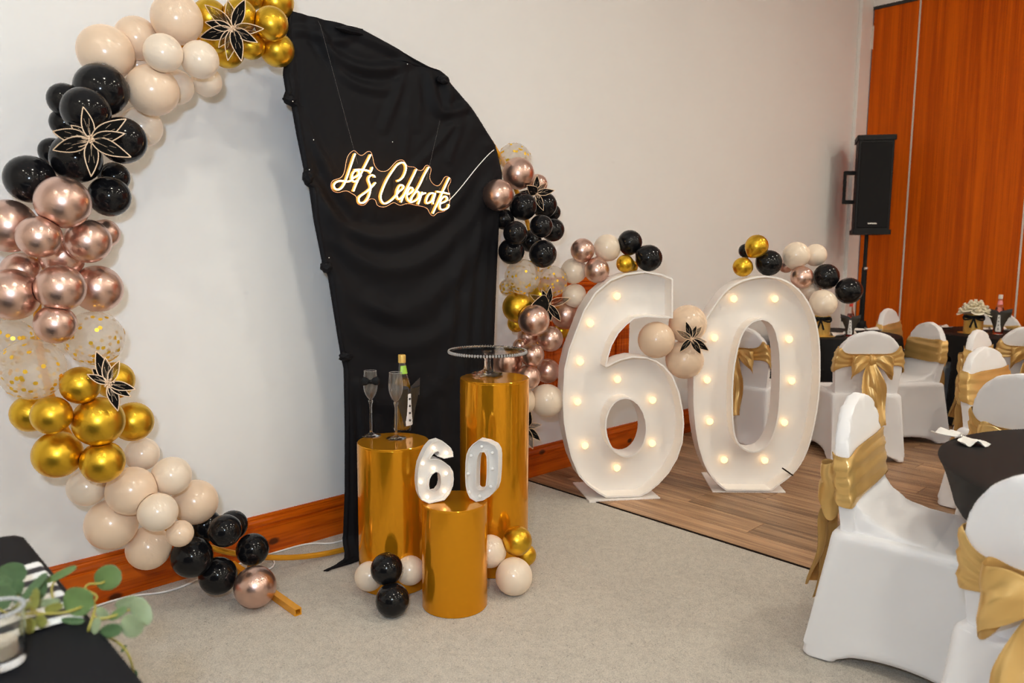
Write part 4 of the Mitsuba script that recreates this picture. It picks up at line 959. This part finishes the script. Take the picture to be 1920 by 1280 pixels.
def sash(c): return dict(band=mikit.ply(c['band'], 'm_satin', True), knot=mikit.ply(c['knot'], 'm_satin', True), loops=[mikit.ply(q, 'm_satin', True) for q in c['loops']], tails=[mikit.ply(q, 'm_satin', True) for q in c['tails']])
SASH = [sash(CM), sash(chair_meshes(.085))]     # level sash, and one slipped down at the back
def chair(x, y, face, label, sc=1.0, slip=0):
    S_ = SASH[slip]
    k = thing('covered_chair', label, 'chair', 'white covered chairs with gold sashes')
    M = T().translate([x, y, .0065 if x > XE else .001]).rotate([0, 0, 1], math.degrees(math.atan2(face[1], face[0]))).scale([sc, sc, sc])
    def add(nm, d, lab=None):
        kk = numbered(k + '__' + nm); scene[kk] = {**d, 'to_world': M}
        if lab: labels[kk] = {'label': lab}
        return kk
    add('cover', D_cover, 'stretch white fabric cover')
    s = add('sash', S_['band'], 'gold satin sash round the backrest')
    add('sash__knot', S_['knot'])
    for d in S_['loops']: add('sash__bow_loop', d)
    for d in S_['tails']: add('sash__tail', d)
    return k
for c in CH: chair(*c)

# ------------------------------------------------------------------ round tables
def round_table(name, label, c, R, h, foot, folds, amp, hem=.02, seed=0):
    k = thing(name, label, 'table')
    a = np.linspace(0, 2*np.pi, 181)[:-1]; rows = []
    g = np.random.default_rng(seed); ph = g.uniform(0, 6, 3)
    for rr in (0.0005, .35*R, .7*R, .93*R, .985*R): rows.append(np.stack([c[0]+rr*np.cos(a), c[1]+rr*np.sin(a), np.full_like(a, h)], 1))
    for t in np.linspace(0, 1, 24):
        w = .5*np.sin(folds*a+ph[0])+.3*np.sin((folds*1.7//1)*a+ph[1])+.2*np.sin((folds*2.3//1)*a+ph[2])
        r = R + (foot-R)*t**.8 + amp*w*min(t*1.6, 1.) + .004*(1-t)
        z = h - .006 - (h-.006-hem)*t
        rows.append(np.stack([c[0]+r*np.cos(a), c[1]+r*np.sin(a), np.full_like(a, z)], 1))
    rows = np.array(rows)
    for ch in CH:                                   # the hanging cloth is pushed aside by the seats under the table
        f = np.array(ch[2], float); f /= np.linalg.norm(f); q = rows[5:]
        for it in range(60):
            d = q[..., :2]-np.array(ch[:2]); u, w = d @ f, d @ np.array([-f[1], f[0]])
            ins = (np.abs(u) < .31) & (np.abs(w) < .27) & (q[..., 2] < .56)
            if not ins.any(): break
            q[ins, :2] = np.array(c) + (q[ins, :2]-np.array(c))*.975
    for i in range(6, len(rows)): rows[i, :, :2] = .7*rows[i, :, :2] + .15*np.roll(rows[i, :, :2], 1, 0) + .15*np.roll(rows[i, :, :2], -1, 0)
    part(k, 'cloth', grid(rows, closed_u=True), 'm_table_cloth', 40, label='black tablecloth')
    return k
TABN, TABL, TABR = (2.915, .09), (6.25, 2.60), (7.40, 1.60)
HT = .75
round_table('round_table', 'round table under a black cloth at the right edge of the photo', TABN, .70, HT, .50, 11, .016, seed=3)
round_table('round_table', 'round black clothed table behind the giant 0', TABL, .50, HT, .56, 13, .02, seed=4)
round_table('round_table', 'round black clothed table in front of the wood doors with the white roses', TABR, .60, HT, .66, 13, .02, seed=5)
def napkin(label, x, y, z, rot, s=1.0):
    k = thing('napkin', label, 'napkin', 'folded white napkins')
    def fan(sg):
        rows = []
        for t in np.linspace(0, 1, 14):
            w = (.008+.055*math.sin(min(t*1.25, 1)*math.pi*.62))*s
            rows.append([(sg*(.01+.13*t)*s, w*u, (.012+.010*math.cos(u*5)*(.4+t)+.004*(1-u*u))*s) for u in np.linspace(-1, 1, 11)])
        m = grid(np.array(rows), .003); return m
    for sg in (-1, 1): part(k, 'wing', move(fan(sg), x, y, z+.002, rz=rot+(.25 if sg > 0 else 0)), 'm_napkin', True)
    th_ = np.linspace(0, 2*np.pi, 25); part(k, 'ring', move(tube(np.stack([0*th_, .017*np.cos(th_), .018+.014*np.sin(th_)], 1)*s, .003*s, 6, cap=False), x, y, z, rz=rot), 'm_silver', True, label='silver napkin ring')
q = at_z(1803, 825, HT); napkin('white napkin folded like a butterfly on the black table at the right edge', q[0], q[1], HT, .75, .72)
q = at_z(1583, 629, HT); napkin('white napkin on the table behind the giant 0, left of the bottle', q[0], q[1], HT, -.4)
q = at_z(1622, 621, HT); napkin('white napkin on the table behind the giant 0, right of the bottle', q[0], q[1], HT, -.6)
q = at_z(1758, 614, HT); napkin('white napkin left of the rose pot on the far right table', q[0]-.1, q[1]-.05, HT, -.3)
q = at_z(1855, 620, HT); napkin('white napkin right of the tuxedo bottle on the far right table', q[0], q[1], HT, -.8, 1.1)
def pot(label, c, r, h, flowers, rlab):
    k = thing('flower_pot', label, 'flower pot', 'gold table pots with black ribbons')
    part(k, 'pot', place(lathe([(0, .001), (r*.97, .001), (r, .004), (r, h), (r*.94, h), (r*.94, .01), (0, .01)], 40), *c, HT+.004), 'm_pot', 40)
    th_ = np.linspace(0, 2*np.pi, 41); part(k, 'ribbon', place(lathe([(r+.001, h*.80), (r+.004, h*.82), (r+.004, h*.95), (r+.001, h*.97)], 40), *c, HT+.004), 'm_ribbon', True, label='black ribbon')
    tow = -np.array(c)/np.linalg.norm(c); sd = np.array([-tow[1], tow[0]]); f = np.array(c)+tow*(r+.012)
    ms = []
    for sgn in (-1, 1):
        t_ = np.linspace(0, 2*np.pi, 20)[:-1]; pts = np.array([[f[0]+sd[0]*sgn*(.005+.035*(1-math.cos(u))), f[1]+sd[1]*sgn*(.005+.035*(1-math.cos(u))), HT+h*.88+.018*math.sin(u)*(1-math.cos(u))/1.3] for u in t_]); ms.append(tube(pts, .008, 6))
        ms.append(tube(np.array([[f[0]+sd[0]*sgn*v*.5, f[1]+sd[1]*sgn*v*.5, HT+h*.86-v*1.6] for v in np.linspace(0, .05, 8)]), .007, 6))
    part(k, 'bow', cat_(ms), 'm_ribbon', True, label='black ribbon bow')
    m = lathe([(0, .001), (r*1.55, .001), (r*1.6, .005), (0, .004)], 40)
    one('charger_plate', place(m, *c, HT), 'm_pot', 'round gold charger plate under ' + rlab, 'plate', smooth=40)
    if flowers:
        g = np.random.default_rng(2)
        for i in range(17):
            a_ = i*2.399; rad = r*1.45*math.sqrt((i+.3)/17); zz = h + .10 - .085*(rad/(r*1.45))**2 + .012*g.random()
            C_ = np.array([c[0]+rad*math.cos(a_), c[1]+rad*math.sin(a_), HT+zz]); up = np.array([math.cos(a_)*rad*6, math.sin(a_)*rad*6, .8]); up /= np.linalg.norm(up)
            ms = []
            for q_ in range(3):
                for pq in range(5):
                    an = pq*1.2566+q_*.6; e1 = np.cross(up, [.3, .8, .1]); e1 /= np.linalg.norm(e1); e2 = np.cross(up, e1)
                    dr_ = math.cos(an)*e1+math.sin(an)*e2; tn = -math.sin(an)*e1+math.cos(an)*e2
                    rr_ = .012+.012*q_
                    V_ = np.array([[C_ + dr_*(rr_*(v**.6)*(1+.25*q_)) + tn*u*rr_*.85*math.sin(math.pi*(.15+.75*v)) + up*(.030-.011*q_)*(v**1.2) - up*.008*q_ for u in np.linspace(-1, 1, 5)] for v in np.linspace(0, 1, 5)])
                    ms.append(grid(V_))
            part(k, 'rose', cat_(ms), 'm_rosewhite', True, label='white rose head')
c1_ = at_z(1786, 613, HT)[:2]; c1_ = np.array(TABR) + np.array([-.25, .22])
c2_ = np.array(TABL) + np.array([-.33, -.02])
pot('gold pot with white roses and a black bow on the far right table', c1_, .072, .155, True, 'the rose pot')
pot('gold pot with black ribbons on the table behind the giant 0', c2_, .072, .16, False, 'the pot behind the giant 0')
b1_ = np.array(TABR) + np.array([-.2, .05])
b2_ = np.array(TABL) + np.array([-.20, -.20])
bottle('wine_bottle', 'bottle of pink drink with pale cap beside the white roses', b1_, HT+.001, .33, 'm_pinkdrink', 'm_label_pale', neck='m_pink', sleeve='far right table bottle', group=None)
bottle('wine_bottle', 'red bottle with a tuxedo sleeve on the table behind the giant 0', b2_, HT+.001, .27, 'm_reddrink', 'm_wine', neck=None, sleeve='bottle behind the giant 0')

# ------------------------------------------------------------------ front left table with runner, eucalyptus and candle
TX, TY0, TY1, TZ = .335, .55, 1.985, .75
k = thing('buffet_table', 'table under a black cloth at the bottom left corner of the photo', 'table')
poly_t = Polygon([(-1.0, TY0), (TX, TY0), (TX, TY1), (-1.0, TY1)]).buffer(-.03).buffer(.03, join_style=1)
ring_ = np.array(smooth_path(np.array(poly_t.exterior.coords)[:-1], 8, closed=True)) if False else np.array([poly_t.exterior.interpolate(t, normalized=True).coords[0] for t in np.linspace(0, 1, 241)[:-1]])
cen = ring_.mean(0); rows = []
for s in (.001, .5, .97, .995): rows.append(np.c_[cen + (ring_-cen)*s, np.full(len(ring_), TZ)])
dirn = ring_-cen; dirn /= np.linalg.norm(dirn, axis=1, keepdims=True)
ss = np.arange(len(ring_))/len(ring_)*2*np.pi
for t in np.linspace(0, 1, 16):
    off = (.004 - .018*t + .022*t*np.sin(ss*17)+.012*t*np.sin(ss*29+1)); rows.append(np.c_[ring_ + dirn*off[:, None], np.full(len(ring_), TZ-.006-(TZ-.03)*t)])
part(k, 'cloth', grid(np.array(rows), closed_u=True), 'm_black_cloth', 40, label='black tablecloth with fine specks')
us = np.concatenate([np.linspace(-.98, TX-.012, 30), np.full(9, 0)]); rows, uvs = [], []
ya, yb = 1.432, 1.757
for i in range(39):
    row = []
    for j, y in enumerate(np.linspace(ya, yb, 25)):
        if i < 30: P_ = (us[i], y, TZ+.004+.0015*math.sin(us[i]*30+y*9))
        else: d_ = (i-29)/9; P_ = (TX-.012+.020*math.sin(min(d_*2.2, 1)*1.57)+.004*math.sin(y*40)*d_, y, TZ+.004-.16*max(d_-.08, 0)-.004*d_)
        row.append(P_); uvs.append((i/39, 5.5*(j/24)+.05+.10*math.sin(i*.35)))
    rows.append(row)
one('table_runner', grid(np.array(rows)), 'm_stripe', 'black and white striped runner across the bottom left table', 'table runner', smooth=True, uv=np.array(uvs))
LEAVES = [(22, 1074, 28, 20, -5, 0, .80), (10, 1118, 22, 22, 20, 0, .79), (62, 1102, 36, 8, -47, 0, .80), (66, 1122, 8, 20, 5, 3, .80), (78, 1103, 11, 20, 10, 0, .79), (113, 1077, 32, 7, -27, 1, .80), (201, 1083, 27, 23, -25, 1, .775), (145, 1126, 32, 27, 15, 1, .78),
          (136, 1163, 21, 7, 3, 0, .765), (80, 1130, 34, 7, -8, 2, .78), (237, 1129, 26, 10, -18, 2, .77), (264, 1146, 18, 28, -25, 2, .765), (247, 1172, 23, 21, 40, 2, .76), (207, 1182, 23, 13, -12, 0, .755), (221, 1150, 19, 8, -35, 1, .77), (192, 1150, 15, 10, 50, 2, .765),
          (232, 1216, 10, 3, -55, 0, .70), (250, 1264, 8, 10, 0, 0, .64), (54, 1172, 13, 15, 10, 3, .775), (76, 1165, 13, 12, -30, 3, .775), (28, 1105, 14, 22, 30, 0, .785), (100, 1139, 19, 8, -15, 3, .775), (4, 1090, 22, 12, 15, 0, .80), (180, 1172, 8, 16, 15, 2, .765), (40, 1140, 20, 8, -25, 3, .78)]
k = thing('eucalyptus_garland', 'eucalyptus garland trailing over the edge of the bottom left table', 'garland')
ST = [[(0, 1140), (40, 1150), (85, 1150), (130, 1146), (172, 1130), (176, 1150), (173, 1185)], [(172, 1130), (174, 1112), (161, 1099), (166, 1095), (180, 1094), (196, 1090)], [(95, 1140), (97, 1110), (104, 1088), (130, 1072)], [(174, 1150), (200, 1158), (225, 1150), (250, 1140)], [(60, 1150), (58, 1120), (62, 1102)], [(0, 1100), (20, 1110), (50, 1130), (80, 1165)], [(173, 1185), (195, 1192), (232, 1214), (250, 1260)]]
for s_ in ST:
    zs = [.772 if q[0] < 160 else (.768 if q[1] < 1185 else (.71 if q[1] < 1230 else .65)) for q in s_]
    part(k, 'stem', tube(smooth_path([at_z(*q, z_) for q, z_ in zip(s_, zs)], 24), .0022, 6), 'm_stem', True)
for i, (px, py, a, b, ang, tone, z_) in enumerate(LEAVES):
    C = at_z(px, py, z_); dp = depth_of(C)/FPX; tow = EYE-C; tow /= np.linalg.norm(tow); an = math.radians(ang)
    ax = RT*math.cos(an)-UP*math.sin(an); sd = -(RT*math.sin(an)+UP*math.cos(an)); tilt = .35*math.sin(i*2.1)
    ax = ax + tow*tilt*.6; ax /= np.linalg.norm(ax); nn = np.cross(ax, sd); nn *= np.sign(nn @ tow)
    rows = []
    for t in np.linspace(-1, 1, 15):
        w = math.sqrt(max(1-t*t, 0))**.9*(1+.12*t)
        rows.append([C + ax*(a*dp*t) + sd*(b*dp*w*u) + nn*(dp*min(a, b)*(.10*abs(u)*w - .14*t*t)) for u in np.linspace(-1, 1, 9)])
    part(k, 'leaf', grid(np.array(rows), .0008), f'm_leaf{tone}', True)
cg = at_z(2, 1250, TZ)[:2]; rg = 44*depth_of([*cg, TZ])/FPX; hg = top_z(cg, 2, 1146)-TZ
k = thing('candle_glass', 'clear glass candle holder with beaded rim at the left edge of the photo', 'candle holder')
part(k, 'glass', place(lathe([(0, .001), (rg*.9, .001), (rg*.95, .006), (rg, hg), (rg*.94, hg), (rg*.88, .014), (0, .012)], 48), *cg, TZ+.006), 'm_glass', 40)
ms = []
for i in range(40):
    a_ = i*2*math.pi/40; m = trimesh.creation.icosphere(subdivisions=1, radius=.0034); m.apply_translation((cg[0]+rg*.98*math.cos(a_), cg[1]+rg*.98*math.sin(a_), TZ+.006+hg)); ms.append(m)
part(k, 'beaded_rim', cat_(ms), 'm_glass_bright', True, label='rim of glass beads', kind='stuff')
kc = one('tealight_candle', place(lathe([(0, .0), (rg*.66, .0), (rg*.67, .022), (rg*.60, .024), (0, .022)], 40), *cg, TZ+.0205), 'm_candle', 'white tealight candle inside the glass holder at the left edge', 'candle', smooth=40)
